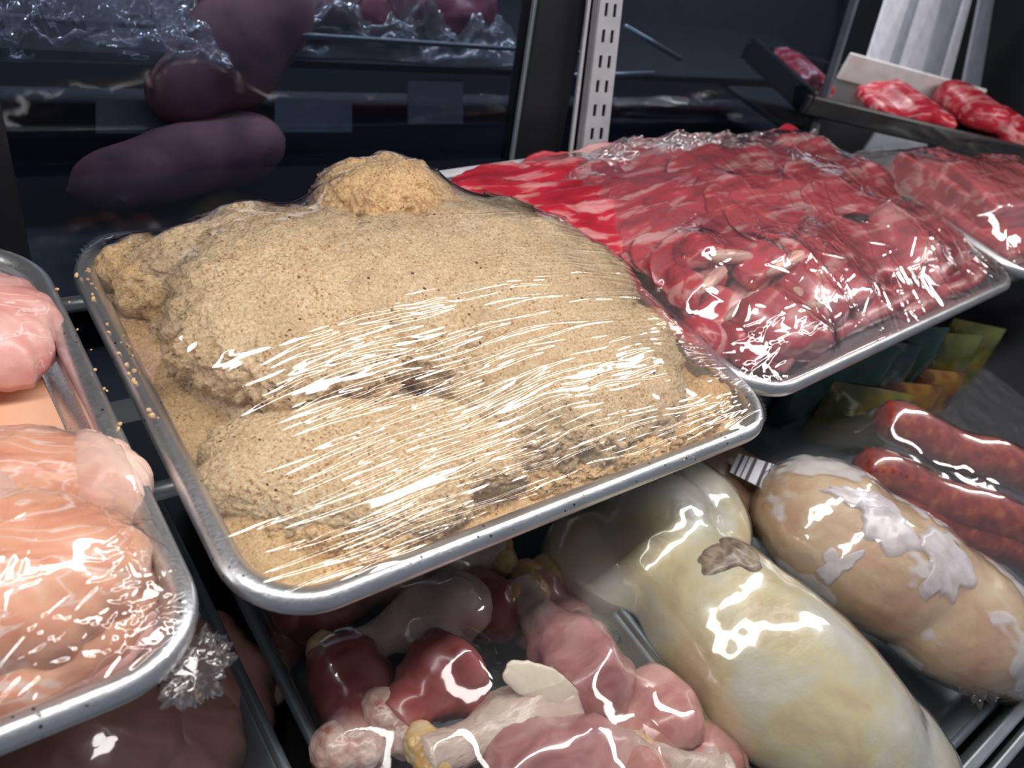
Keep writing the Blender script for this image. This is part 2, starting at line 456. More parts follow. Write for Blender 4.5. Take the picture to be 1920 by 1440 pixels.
def surf_hit(o, px, py):
    bpy.context.view_layer.update()
    V, F = eval_tris([o]); bvh = BVHTree.FromPolygons(V, F)
    h = bvh.ray_cast(CAM, ray(px, py).normalized()); return bvh, h[0], h[1]
def skin_patch(name, o, px, py, rx, ry, rot, mat, seed, lift=.0012, puff=.0, irr=.35, label=None, nr=10, seg=56):
    """thin piece lying on the surface of o, following its shape"""
    bvh, P, N = surf_hit(o, px, py)
    if P is None: return None
    if N.dot(CAM-P) < 0: N = -N
    t1 = rgt - N*rgt.dot(N); t1.normalize(); t2 = N.cross(t1)
    ca_, sa_ = math.cos(rot), math.sin(rot); V = []; F = []
    for k in range(nr+1):
        f = k/nr
        for j in range(seg):
            a = 2*math.pi*j/seg; r_ = f*(1+irr*1.5*noise.fractal(Vector((math.cos(a)*.95+seed, math.sin(a)*.95, seed*2)), 1.0, 2, 4, noise_basis='PERLIN_ORIGINAL'))
            u, v = rx*r_*math.cos(a), ry*r_*math.sin(a); q = P+t1*(u*ca_-v*sa_)+t2*(u*sa_+v*ca_)
            h = bvh.ray_cast(q+N*.03, -N)
            w = h[0] if h[0] is not None and (h[0]-q).length < .03 else q
            V.append(w+N*(lift*(1 if k < nr else .2)+puff*(1-f*f)*(.6+.8*fbm(w, 70, 3, seed))) - P)
    for k in range(nr):
        for j in range(seg): F.append((k*seg+j, k*seg+(j+1) % seg, (k+1)*seg+(j+1) % seg, (k+1)*seg+j))
    m = mesh_obj(name, V, F, mat); m.location = P
    bpy.context.view_layer.update(); m.parent = o; m.matrix_parent_inverse = o.matrix_world.inverted()
    if label: m['label'] = label
    return m

# ================================================================== SETTING
def struct(o): o['kind'] = 'structure'; return o
DARK = plain('dark_case_liner', (.012, .013, .016), .5)
DARKER = plain('black_frame', (.006, .006, .008), .35)
BACKW = plain('back_room_wall', (.06, .066, .082), .7)
CEIL = plain('canopy_panel', (.45, .46, .48), .6)
STEEL = plain('brushed_rail', (.42, .47, .5), .35, .7)
WHITE = plain('white_enamel', (.62, .61, .66), .45)
POSTW = plain('post_enamel', (.40, .395, .43), .45)
GREYP = plain('grey_plastic', (.30, .31, .36), .5)
def glass_mat(name, tint, k=.8, rough=.04):
    t = NT(name); fr = t.node('ShaderNodeFresnel'); geo = t.node('ShaderNodeNewGeometry'); t.link(t.math('MULTIPLY_ADD', geo.outputs['Backfacing'], 1/1.5-1.5, 1.5), fr.inputs['IOR'])
    gl = t.node('ShaderNodeBsdfGlossy'); gl.inputs['Roughness'].default_value = rough
    tr = t.node('ShaderNodeBsdfTransparent'); tr.inputs['Color'].default_value = (*tint, 1)
    m = t.node('ShaderNodeMixShader'); t.link(t.math('MULTIPLY', fr.outputs[0], k, clamp=True), m.inputs[0]); t.link(tr.outputs[0], m.inputs[1]); t.link(gl.outputs[0], m.inputs[2])
    return t.done(m)
DOORG = glass_mat('smoked_door_glass', (.55, .60, .68), .8)

struct(bm_obj('floor', box_bm(3.6, 1.4, .02, center=(.9, .35, -.29)), DARK, smooth=False))
struct(bm_obj('wall_back', box_bm(3.6, .02, 1.2, center=(.9, 1.1, .28)), BACKW, smooth=False))
struct(bm_obj('wall_left', box_bm(.02, 1.4, .95, center=(-.9, .35, .19)), DARK, smooth=False))
struct(bm_obj('wall_right', box_bm(.02, 1.4, .95, center=(2.7, .35, .19)), DARK, smooth=False))
struct(bm_obj('ceiling', box_bm(3.6, 1.1, .02, center=(.9, .5, .665)), CEIL, smooth=False))

def door_pt(x, s, off=0.0): return DOOR_O + Vector((x, 0, 0)) + DOOR_U*s + DOOR_N*off
def door_s(p): return (Vector(p)-DOOR_O).dot(DOOR_U)
def door_panel(name, xb0, xb1, xt0, xt1, s0, s1, off, thick, mat):
    pts = [door_pt(xb0, s0, off), door_pt(xb1, s0, off), door_pt(xt1, s1, off), door_pt(xt0, s1, off)]
    return quad_box(name, pts, thick, DOOR_N, mat)
def xs_at(q0, q1, s0, s1, off=0.0):      # extend the line through two photo points on the door plane to heights s0, s1
    a, b = at_door(*q0, off), at_door(*q1, off); sa, sb = door_s(a), door_s(b)
    f = lambda s: a.x+(b.x-a.x)*(s-sa)/(sb-sa)
    return f(s0), f(s1)
S0, S1 = -.20, .62
lb, lt = xs_at((50, 450), (0, 200), S0, S1)
gb, gt = xs_at((955, 310), (1000, 0), S0, S1)
hb, ht = xs_at((1040, 290), (1092, 0), S0, S1)
kb, kt = xs_at((1545, 180), (1600, 0), S0, S1)
struct(door_panel('window_1', lb, gb, lt, gt, S0, S1, 0, .005, DOORG))
struct(door_panel('window_2', hb, kb, ht, kt, S0, S1, -.006, .005, DOORG))
struct(door_panel('trim_1', lb-.25, lb-.001, lt-.25, lt-.001, S0, S1, .012, .03, DARKER))
struct(door_panel('trim_2', gb+.001, hb-.001, gt+.001, ht-.001, S0, S1, .010, .03, DARKER))
struct(door_panel('trim_3', gb-.0035, gb+.001, gt-.0035, gt+.001, S0, S1, .006, .004, STEEL))
struct(door_panel('trim_4', kb+.001, kb+.010, kt+.001, kt+.010, S0, S1, .004, .012, plain('door_edge', (.10, .11, .13), .4)))

struct(bm_obj('light_shield', box_bm(3.5, .012, .25, center=(.9, .70, .53)), DARK, smooth=False))  # added out-of-view panel that keeps the rear fill light off the film
# slotted shelf standard in front of the door frame
OFF = .03
pa, pb = at_door(1113, 270, OFF), at_door(1146, 0, OFF)
sa_, sb_ = door_s(pa), door_s(pb); wl0, wl1 = xs_at((1094, 270), (1126, 0), 0, 1, OFF); wr0, wr1 = xs_at((1139, 270), (1168, 0), 0, 1, OFF)
post_root = empty('shelf_standard', door_pt((wl0+wr0)/2, -.13, OFF)); tag(post_root, 'white slotted metal shelf upright rising behind the big tray of red beef', 'shelf upright')
def adopt(o, root):
    bpy.context.view_layer.update()
    o.parent = root; o.matrix_parent_inverse = root.matrix_world.inverted(); return o
def post_pt(u, s, off): 
    xl = wl0+(wl1-wl0)*s; xr = wr0+(wr1-wr0)*s
    return door_pt(xl+(xr-xl)*u, s, off)
def post_plate(name, off, thick, mat):
    us = [0, .24, .38, .62, .76, 1.0]; V = []; F = []
    s = -.13; ss = [s]; pitch = .0279
    n = 0
    while s < .5:
        ss += [s+pitch*.5, s+pitch]; s += pitch
    for sv in ss:
        for u in us: V.append(post_pt(u+.0, sv, off))
    w = len(us)
    for j in range(len(ss)-1):
        for i in range(w-1):
            if j % 2 == 1 and i in (1, 3): continue
            F.append((j*w+i, j*w+i+1, (j+1)*w+i+1, (j+1)*w+i))
    o = mesh_obj(name, V, F, mat, smooth=False)
    m = o.modifiers.new('t', 'SOLIDIFY'); m.thickness = thick; m.offset = -1
    return o
adopt(post_plate('slotted_face', OFF, .0015, POSTW), post_root)
adopt(quad_box('channel_back', [post_pt(0, -.13, OFF-.010), post_pt(1, -.13, OFF-.010), post_pt(1, .5, OFF-.010), post_pt(0, .5, OFF-.010)], .006, DOOR_N, DARK), post_root)
for nm, u0, u1 in (('channel_side', -.02, .03), ('channel_side', .97, 1.02)):
    adopt(quad_box(nm, [post_pt(u0, -.13, OFF-.0016), post_pt(u1, -.13, OFF-.0016), post_pt(u1, .5, OFF-.0016), post_pt(u0, .5, OFF-.0016)], .009, DOOR_N, POSTW), post_root)
adopt(quad_box('side_bracket', [post_pt(-.42, -.13, OFF-.004), post_pt(-.30, -.13, OFF-.004), post_pt(-.30, .5, OFF-.004), post_pt(-.42, .5, OFF-.004)], .003, DOOR_N, POSTW), post_root)['label'] = 'thin pale strip left of the slotted face'

# ================================================================== UPPER SHELF: PANS
PAN_B = make_pan('sheet_pan', 0, 0, .46, .338, 0, 'dented aluminium sheet pan under the film-wrapped breaded cutlets in the middle', group=None)
PAN_C = make_pan('sheet_pan', -.472, -.004, .46, .345, 0.0, 'aluminium sheet pan at the left edge holding raw chicken fillets')
BX, BY, BYAW, BW, BD = .452, .024, .062, .650, .380
PAN_R = make_pan('sheet_pan', BX, BY, BW, BD, BYAW, 'large aluminium sheet pan of thin red beef slices by the slotted upright', rc=.05, m_rim=mat_alu('aluminium_rim_bloody', (.76, .76, .78), .30, pits=False))
# rods of the shelf below the pans
for yv in (.13, .31):
    o = tube('shelf_rod', [(-.85, yv, -.0325), (2.65, yv, -.0325)], .006, STEEL, seg=10)
    tag(o, 'steel shelf rod running below the sheet pans, ' + ('nearer the front' if yv < .2 else 'nearer the dark doors'), 'rod')

WT = plain('white_tray', (.66, .65, .72), .35)
p_, q_ = at(820, 341, .004), at(1010, 312, .004)
wt = empty('white_tray', (p_.x-.05, p_.y, -.025)); tag(wt, 'low white tray edge showing behind the breaded heap and left of the red beef', 'tray')
dx_, dy_ = (q_-p_).x, (q_-p_).y; ang_ = math.atan2(dy_, dx_); wt.rotation_euler = (0, 0, ang_)
bm_obj('rear_wall', box_bm(.34, .006, .026, .002, 2, (.15, .003, .016)), WT, wt); bm_obj('tray_rim', box_bm(.34, .012, .004, .0018, 2, (.15, .004, .029)), WHITE, wt); bm_obj('tray_bottom', box_bm(.34, .03, .003, .001, 1, (.15, -.013, .0035)), WT, wt)

# ------------------------------------------------------------------ breaded cutlets
cut = []
def bc(c, rx, ry, th, rz, tilt, label, mat=BREAD, **kw):
    o = cutlet('breaded_cutlet', c, rx, ry, th, rz, tilt, mat, seed=len(cut)*1.73+.4, **kw)
    tag(o, label, 'breaded cutlet', 'breaded cutlets heaped in the middle pan'); cut.append(o); return o
bc((.120, .062, -.020), .095, .045, .028, -.05, (0, 0), 'flat breaded cutlet at the bottom of the pile along the front left rim', BREAD_O, rings=84, seg=290)
bc((.310, .060, -.020), .110, .045, .030, .03, (0, 0), 'flat breaded cutlet at the bottom of the pile along the front right rim', BREAD_O, rings=84, seg=290)
bc((.125, .200, -.020), .090, .100, .040, 0, (0, 0), 'breaded cutlet buried under the left side of the heap', BREAD)
bc((.330, .200, -.020), .095, .100, .042, .2, (0, 0), 'breaded cutlet buried under the right side of the heap', BREAD)
bc((.112, .080, -.006), .098, .050, .032, -.38, (.16, -.08), 'broad breaded cutlet lying uppermost at the front left of the heap', BREAD_L, lump=.002, mid=.0008, edge=3.6, rings=84, seg=290)
bc((.290, .100, -.004), .130, .072, .052, .05, (.22, .02), 'lumpy breaded cutlet at the front right of the heap under the bright streaks', BREAD, edge=3, rings=84, seg=290)
bc((.128, .203, .020), .108, .080, .042, .12, (.08, -.10), 'big smooth breaded cutlet on the left middle of the heap', BREAD_L, lump=.0025, edge=3.6, rings=84, seg=290)
bc((.285, .195, .006), .135, .096, .058, .15, (.10, .06), 'big golden breaded cutlet on the right middle of the heap', BREAD, lump=.003, edge=3.4, rings=84, seg=290)
bc((.200, .192, .018), .105, .080, .048, -.1, (.10, 0), 'breaded cutlet wedged in the centre between the two biggest ones', BREAD, lump=.003, edge=3.2, rings=84, seg=290)
bc((.128, .270, .006), .098, .045, .048, -.04, (-.05, -.05), 'breaded cutlet along the rear rim of the heap, left of the hump', BREAD, rings=84, seg=290)
bc((.228, .290, .018), .066, .040, .062, .10, (-.1, 0), 'humped breaded cutlet at the highest rear point of the heap', BREAD_O, rings=84, seg=290)
bc((.330, .250, .000), .085, .070, .050, -.25, (-.05, .12), 'breaded cutlet sloping down at the rear right of the heap', BREAD, rings=84, seg=290)
bc((.048, .285, -.008), .030, .034, .036, .4, (0, -.1), 'knobbly breaded piece in the rear left pan corner', BREAD_O, irr=.22, seg=110, rings=34)
bc((.032, .100, -.018), .014, .022, .030, .2, (0, 0), 'small breaded lump by the left rim beside the front cutlet', BREAD, irr=.25, seg=90, rings=30)
bc((.400, .046, -.016), .034, .022, .030, .2, (0, 0), 'small crumbly breaded piece in the front right pan corner', BREAD_O, irr=.28, seg=90, rings=30)
# loose crumb bed of the pan
def crumb_bed():
    nx, ny = 200, 150; V = []; F = []; x0, x1, y0, y1 = .019, .440, .019, .319
    for j in range(ny):
        for i in range(nx):
            x = x0+(x1-x0)*i/(nx-1); y = y0+(y1-y0)*j/(ny-1)
            qx, qy = abs(x-.23)-.185, abs(y-.169)-.125
            sd = math.hypot(max(qx, 0), max(qy, 0))
            if sd > .026:  # round the corners
                s = .026/sd; x = .23+math.copysign(.185+max(qx, 0)*s, x-.23) if qx > 0 else x; y = .169+math.copysign(.125+max(qy, 0)*s, y-.169) if qy > 0 else y
            z = -.010+.006*fbm((x, y, 0), 40, 3, 3)+.0025*fbm((x, y, 0), 160, 3, 8)
            e = min(1, max(0, 1-sd/.026)*2.5); z = -.0165+(z+.0165)*(.35+.65*e)
            V.append((x, y, max(z, -.0235)))
    for j in range(ny-1):
        for i in range(nx-1): F.append((j*nx+i, j*nx+i+1, (j+1)*nx+i+1, (j+1)*nx+i))
    o = mesh_obj('breadcrumbs', V, F, BREAD_O); o['kind'] = 'stuff'
    tag(o, 'golden breadcrumbs covering the bottom of the middle pan', 'breadcrumbs'); return o
crumbs = crumb_bed()
def crumb_scatter():
    bm = bmesh.new(); r = random.Random(3)
    def one(p, s):
        m = Matrix.Translation(p) @ Euler((r.random()*3, r.random()*3, r.random()*3)).to_matrix().to_4x4() @ Matrix.Diagonal((s*r.uniform(.7, 1.3), s*r.uniform(.7, 1.2), s*.7, 1))
        bmesh.ops.create_icosphere(bm, subdivisions=1, radius=1, matrix=m)
    for _ in range(26): one((r.uniform(.001, .011), r.uniform(.15, .30), .0068), r.uniform(.0008, .0022))
    for _ in range(10): one((r.uniform(-.016, -.010), r.uniform(.12, .29), .0068), r.uniform(.0008, .0018))
    for _ in range(14): one((r.uniform(.05, .42), r.uniform(.001, .008), .0068), r.uniform(.0005, .001))
    o = bm_obj('loose_crumbs', bm, BREAD_O); o['kind'] = 'stuff'
    tag(o, 'loose crumbs scattered on the pan rims', 'breadcrumbs'); return o
crumb_scatter()
def wrinkles(n, xr, yr, L, W, Hh, ang, seed, dens=None):
    r = random.Random(seed); out = []
    while len(out) < n:
        x, y = r.uniform(*xr), r.uniform(*yr)
        if dens and r.random() > dens(x, y): continue
        out.append((x, y, r.uniform(*L)*(.5+r.random()), r.uniform(*W), r.uniform(*Hh), r.gauss(*(ang(x, y) if callable(ang) else ang))))
    return out
def st_d(x, y):
    if y > min(.235, .150+.32*max(0, x-.11)): return .03
    if x < .085: return .12
    return .12+1.5*max(0, .5+1.1*fbm((x, y*2.2, 0), 14, 2, 31))*(.55 if x < .2 and y > .11 else .8)
def st_a(x, y): return (.02+.9*max(0, x-.33)*max(-.5, (.10-y)/.10)*.55 if x > .33 else .0, .03)
WR_B = wrinkles(250, (.03, .445), (.012, .26), (.020, .060), (.0005, .0011), (.00020, .00050), st_a, 4, st_d) + wrinkles(45, (.04, .34), (.010, .060), (.03, .07), (.0006, .0012), (.0003, .0006), (.0, .04), 9) + wrinkles(50, (.095, .20), (.06, .16), (.02, .05), (.0008, .0016), (.0003, .0006), (.0, .05), 10) + wrinkles(40, (.39, .45), (.01, .11), (.02, .035), (.0005, .0008), (.0003, .0005), (.25, .1), 6)
FILM_B = drape('plastic_film', cut+[crumbs], 0, 0, .46, .338, 0, FILM_STREAK, step=.0025, iters=500, wob=.0004, seed=2, fine=(.0030, .00045), ridges=WR_B,
      label='clear plastic film stretched in fine streaks over the breaded cutlets', group=None)

# ------------------------------------------------------------------ chicken fillets of the left pan
PEACH = [(.30, (.60, .22, .14)), (.48, (.80, .38, .24)), (.62, (.86, .47, .31)), (.78, (.88, .60, .44))]
PINKC = [(.30, (.62, .22, .20)), (.50, (.75, .36, .32)), (.70, (.84, .52, .46))]
M_PEACH = mat_meat('chicken_peach', PEACH, 22, (1, 2.2, 1), .34, .25, ((.90, .70, .62), 30, .03), coat=.2)
M_PINK = mat_meat('chicken_pink', PINKC, 24, (1, 2.0, 1), .34, .25, ((.88, .66, .62), 34, .02), coat=.25)
M_FAT = mat_meat('chicken_fat', [(.3, (.82, .48, .38)), (.6, (.87, .64, .55))], 30, rough=.4, sss=.3)
fil = []
def fc(c, rx, ry, th, rz, tilt, label, mat=M_PEACH, **kw):
    kw.setdefault('seg', 120); kw.setdefault('rings', 36); kw.setdefault('irr', .13)
    o = cutlet('chicken_fillet', c, rx, ry, th, rz, tilt, mat, seed=len(fil)*2.31+9, grit=0, lump=.0035, mid=.0006, **kw)
    tag(o, label, 'chicken fillet', 'raw chicken fillets in the left pan'); fil.append(o); return o
fc((-.073, .235, -.002), .052, .062, .032, -.30, (0, .05), 'pink raw chicken breast at the rear of the left pan, outside the film', M_PINK, lump=.002) if False else None
fc((-.066, .254, -.004), .048, .044, .034, -.25, (0, .05), 'pink raw chicken breast at the rear of the left pan', M_PINK)
fc((-.150, .225, -.010), .060, .070, .030, .2, (0, 0), 'raw chicken breast behind, cut by the left picture edge', M_PINK)
fc((-.090, .065, -.020), .070, .050, .030, .1, (0, 0), 'raw chicken fillet at the bottom of the front stack in the left pan', M_PEACH)
fc((-.110, .036, -.0225), .085, .018, .016, .02, (0, 0), 'folded raw chicken strip lowest along the front rim of the left pan', M_PINK)
fc((-.200, .060, -.020), .090, .055, .050, .0, (0, 0), 'raw chicken fillet in the front stack beyond the left picture edge', M_PEACH)
fc((-.078, .138, -.018), .055, .030, .045, -.15, (.1, .1), 'raw chicken piece at the rear of the front stack, under a film fold', M_PEACH)
fc((-.034, .122, -.018), .022, .034, .038, .30, (0, .2), 'whitish fatty chicken piece at the right rear of the front stack', M_FAT, irr=.2)
fc((-.115, .115, -.012), .050, .034, .046, .25, (.1, 0), 'round pale chicken piece at the left of the front stack', M_FAT)
fc((-.094, .072, -.008), .070, .048, .048, -.05, (.16, .05), 'large peach chicken fillet lying on top of the front stack', M_PEACH, edge=3.2)
t = NT('butcher_paper'); PAPER = t.done(t.bsdf(t.ramp(t.noise(30, 3), [(.3, (.80, .42, .26)), (.7, (.86, .50, .33))]), .7))
o = quad_box('butcher_paper', [(-.32, .150, -.0215), (-.034, .150, -.0215), (-.036, .235, -.0215), (-.32, .215, -.0215)], .0006, (0, 0, 1), PAPER)
tag(o, 'orange sheet of butcher paper below the pink breast in the left pan', 'paper')
WR_C = wrinkles(120, (.24, .455), (.008, .082), (.008, .030), (.0006, .0014), (.0003, .0009), (.45, .45), 14) + wrinkles(60, (.41, .455), (.01, .06), (.004, .010), (.0005, .0010), (.0003, .0007), (.6, 1.0), 15) + wrinkles(22, (.28, .455), (.08, .155), (.01, .04), (.0006, .0012), (.0003, .0006), (.1, .4), 16)
FILM_C = drape('plastic_film', fil[2:], -.472, -.004, .46, .165, 0, FILM_CRINK, step=.0025, iters=400, wob=.0008, wobs=45, fine=(.0008, .0008), ridges=WR_C, seed=5, rc=.040,
      label='crinkled clear film over the chicken fillets at the front of the left pan')

# ------------------------------------------------------------------ beef
def beef_mat(name, red, fat, s=1.0):
    t = NT(name); oc = t.tc.outputs['Object']
    sep = t.node('ShaderNodeSeparateXYZ'); t.link(oc, sep.inputs[0])
    info = t.node('ShaderNodeObjectInfo'); 
    off = t.node('ShaderNodeVectorMath', operation='ADD'); t.link(oc, off.inputs[0])
    cmb = t.node('ShaderNodeCombineXYZ'); 
    for k in range(3): t.link(t.math('MULTIPLY', info.outputs['Random'], 3.0+k), cmb.inputs[k])
    t.link(cmb.outputs[0], off.inputs[1])
    m = t.noise(1, 4, .55, vec=t.mapping((9*s, 70*s, 60*s), src=off.outputs[0]), dist=.6)
    c = t.ramp(m, [(.28, [x*.45 for x in red]), (.42, red), (.52, [min(1, x*1.25) for x in red]), (.56, [a*.45+b*.55 for a, b in zip(red, fat)]), (.64, fat)])
    g = t.noise(1, 2, .5, vec=t.mapping((14, 20, 20), src=off.outputs[0]))
    c = t.mix(t.ramp(g, [(.35, 0.), (.7, .45)]), c, [x*.55 for x in red])
    return t.done(t.bsdf(c, .33, normal=t.bump(t.noise(160, 3), .35, .001), sss=.15, sss_r=(1, .2, .15), sss_s=.004, coat=.3, coat_r=.15))
M_BEEF = beef_mat('beef_marbled', (.46, .018, .038), (.78, .34, .34))
M_BEEF2 = beef_mat('beef_marbled_pale', (.54, .05, .07), (.84, .50, .48), .7)
M_STEAK = beef_mat('steak_marbled', (.44, .05, .065), (.74, .34, .32), .6)
M_BEEFFAT = mat_meat('beef_fat', [(.3, (.70, .30, .28)), (.6, (.82, .50, .46))], 30, rough=.35, sss=.2)
M_BONE = mat_meat('rib_bone', [(.3, (.50, .22, .18)), (.5, (.66, .42, .34)), (.7, (.74, .56, .46))], 60, (1, 3, 3), rough=.4, sss=.1)
def slab_mesh(name, L, W, T, seed, mat, fat=None, bend=.3, ragged=.25):
    nu, nv = 40, 14; V = []; F = []
    ring = 2*nv
    for i in range(nu+1):
        u = i/nu*2-1
        e = (1-abs(u)**6)**.5 if abs(u) < 1 else 0
        wv = W*(1+ragged*fbm((u*1.5, seed, 0), 1, 3, seed))*max(.05, e); z0 = bend*T*fbm((u, 0, 0), 1.2, 2, seed+4)*2
        y0 = W*.25*fbm((u, 1, 0), .9, 2, seed+6)
        for k in range(ring):
            a = 2*math.pi*k/ring; ca, sa = math.cos(a), math.sin(a)
            y = math.copysign(abs(ca)**.45, ca)*wv/2; z = math.copysign(abs(sa)**.45, sa)*T/2*max(.1, e)
            x = u*L/2
            q = Vector((x, y0+y, z0+z)); d = .0011*fbm(q, 90, 3, seed)
            V.append(q+Vector((0, d*ca*1.5, d*sa)))
    for i in range(nu):
        for k in range(ring): F.append((i*ring+k, (i+1)*ring+k, (i+1)*ring+(k+1) % ring, i*ring+(k+1) % ring))
    F.append(list(range(ring))); F.append([nu*ring+k for k in range(ring)][::-1])
    me = bpy.data.meshes.new(name); me.from_pydata([tuple(v) for v in V], [], F); me.update()
    me.polygons.foreach_set('use_smooth', [True]*len(me.polygons)); me.materials.append(mat)
    return me
beef = []
def place_mesh(name, me, loc, rot, label, cat, group=None):
    o = bpy.data.objects.new(name, me); col.objects.link(o); o.location = loc; o.rotation_euler = rot
    tag(o, label, cat, group); return o
slmesh = [slab_mesh('beef_slice', .235+.02*(i % 3), .056+.006*(i % 2), .0075, i*1.9, M_BEEF if i % 3 else M_BEEF2, ragged=.18) for i in range(8)]
ca, sa = math.cos(BYAW), math.sin(BYAW)
def bt(x, y): return (BX+x*ca-y*sa, BY+x*sa+y*ca)
r2 = random.Random(11)
for ci, cx in enumerate((.118, .300, .480)):
    for k in range(14):
        y = .345-k*.0165
        if (ci == 1 and y < .165) or (ci == 2 and y < .18) or (ci == 0 and y < .15): continue
        x = cx+r2.uniform(-.016, .016)
        if ci == 0: x = max(x, .135)
        wx, wy = bt(x, y+r2.uniform(-.003, .003))
        hump = .022*math.sin(math.pi*min(1, max(0, (.37-y)/.34)))+(.006 if ci else 0)
        flip = r2.random() < .4
        o = place_mesh('beef_slice', slmesh[(k*3+ci*5) % 8], (wx, wy, .000+hump+r2.uniform(0, .004)), ((.30+r2.uniform(-.08, .10))*(-1 if flip else 1), (.06 if ci == 0 else 0)*(1 if flip else -1)+r2.uniform(-.04, .04), BYAW+.06+r2.uniform(-.12, .12)+(3.14159 if flip else 0)),
                'thin marbled red beef slice shingled in the rear of the big pan', 'beef slice', 'thin beef slices shingled in the big pan')
        beef.append(o)
# front heap of chunky ribs and flat slabs
rib_mesh = [slab_mesh('rib_piece', .085+.012*i, .036, .026, 20+i*2.7, (M_BEEF, M_BEEF2)[i % 2]) for i in range(4)]
ribs = [(.055, .135, .020, .3), (.085, .108, .006, .2), (.100, .150, .032, -.2), (.125, .085, .018, .5), (.070, .080, -.006, .9), (.150, .120, .038, .1), (.120, .050, -.004, .3), (.165, .070, .014, -.1), (.045, .105, -.006, 1.2)]
for i, (x, y, z, a) in enumerate(ribs):
    wx, wy = bt(x, y)
    root = place_mesh('rib_piece', rib_mesh[i % 4], (wx, wy, z), (r2.uniform(-.3, .3), r2.uniform(-.15, .15), a+BYAW), 'short red rib piece in the heap at the front left of the big beef pan', 'rib piece', 'rib pieces heaped in the front corner of the big pan')
    beef.append(root)
    b = tube('rib_bone', [(-.036, -.014, .009), (-.02, -.015, .010), (.0, -.0155, .0105), (.02, -.015, .010), (.036, -.014, .009)], [.002, .0065, .0068, .0065, .002], M_BONE, root, seg=12, disp=.3, ds=90)
    b['label'] = 'pale cut bone along the rib piece'
slabs = [(.125, .062, .018, .140, .075, .040, .25, 'chunky pink beef slab in the front left corner of the big pan'),
         (.245, .092, .022, .215, .105, .030, .12, 'large flat pink beef slab, left of the three at the front rim of the big pan'),
         (.385, .115, .024, .21, .105, .026, -.05, 'large flat pink beef slab, middle of the three at the front rim of the big pan'),
         (.510, .110, .010, .21, .110, .024, .05, 'large flat pink beef slab, right of the three at the front rim of the big pan'),
         (.260, .058, -.002, .30, .060, .022, .02, 'beef slab underneath at the front left rim of the big pan'),
         (.490, .060, -.008, .26, .060, .020, .0, 'beef slab underneath at the front right rim of the big pan')]
for i, (x, y, z, L, W, T, a, lab) in enumerate(slabs):
    wx, wy = bt(x, y)
    me = slab_mesh('beef_slab', L, W, T, 40+i*3.3, M_STEAK, ragged=.2)
    beef.append(place_mesh('beef_slab', me, (wx, wy, z), (.14, -.02, a+BYAW), lab, 'beef slab'))
# a bed of slices underneath so that the heap rests on the pan
for i, (x, y, L, W) in enumerate(((.16, .26, .26, .16), (.42, .26, .30, .16), (.18, .12, .26, .14), (.45, .12, .30, .14))):
    wx, wy = bt(x, y)
    me = slab_mesh('beef_slice', L, W, .030, 70+i*2.1, M_BEEF, ragged=.1)
    beef.append(place_mesh('beef_slice', me, (wx, wy, -.010), (0, 0, BYAW), ('beef slice lying flat at the bottom of the big pan, ' + ('rear left', 'rear right', 'front left', 'front right')[i]), 'beef slice'))
WR_R = wrinkles(150, (.17, .63), (.012, .17), (.008, .035), (.0009, .0020), (.0005, .0014), (.3, .7), 24) + wrinkles(70, (.03, .20), (.05, .17), (.006, .02), (.0008, .0016), (.0005, .0012), (.3, .9), 28) + wrinkles(90, (.01, .12), (.008, .06), (.005, .012), (.0007, .0014), (.0005, .0012), (.5, 1.0), 25) + wrinkles(60, (.05, .63), (.16, .36), (.02, .06), (.001, .002), (.0004, .0010), (.5, .6), 26)
FILM_R = drape('plastic_film', beef, BX, BY, BW, BD, BYAW, FILM_BEEF, step=.0035, iters=260, wob=.0010, wobs=26, seed=8, fine=(.0013, .0012), ridges=WR_R, rc=.05,
      label='loose crinkled clear film over the red beef slices in the big pan')

for i, (px, py, z, a, w_) in enumerate(((960, 352, .020, .02, 'rearmost'), (945, 372, .022, .10, 'second from the rear'), (985, 390, .024, .05, 'middle one'), (1010, 412, .026, .12, 'fourth from the rear'), (1045, 437, .028, .06, 'foremost'))):
    place_mesh('beef_slice', slmesh[(i*3+1) % 8], at(px+55, py-8, z), (.28, .04, BYAW+a), 'bare red beef slice hanging over the pan rim, '+w_+' of five', 'beef slice', 'beef slices overhanging the left rim of the big pan')
def film_clump(name, c, sx, sy, sz, label, seed, mat=None, n=80, rz=0.0, fr=1.0):
    V = []; F = []
    for j in range(n):
        for i in range(n):
            u = i/(n-1)*2-1; v = j/(n-1)*2-1
            b_ = max(0, 1-u*u)*max(0, 1-v*v)
            x = u*sx*(1+.1*fbm((u, v, 0), 3, 2, seed)); y = v*sy*(1+.1*fbm((u, v, 1), 3, 2, seed+1))
            V.append((x, y, sz*(b_**.6*(.55+.55*fbm((u*2.4*fr*max(1, sx/sy*.5), v*3*fr, 0), 1.4, 4, seed)))))
    for j in range(n-1):
        for i in range(n-1): F.append((j*n+i, j*n+i+1, (j+1)*n+i+1, (j+1)*n+i))
    o = mesh_obj(name, V, F, mat or FILM_DARK); o.location = c; o.rotation_euler = (0, 0, rz)
    if label: tag(o, label, 'plastic film')
    return o
wx, wy = bt(.30, .345); adopt(film_clump('film_bunch', (wx, wy, .008), .24, .032, .052, None, 4.5, n=110, rz=BYAW, fr=.35, mat=FILM_BEEF), FILM_R)
wx, wy = bt(.56, .345); adopt(film_clump('film_bunch', (wx, wy, .006), .09, .022, .032, None, 6.5, rz=BYAW, fr=.5, mat=FILM_BEEF), FILM_R)
p_ = at(368, 1262, -.016)
tl = cutlet('film_tail', p_, .018, .012, .016, .6, (0, 0), FILM_CRINK, seed=8.3, rings=30, seg=90, grit=.0014, mid=.003, lump=.006, irr=.3); adopt(tl, FILM_C)

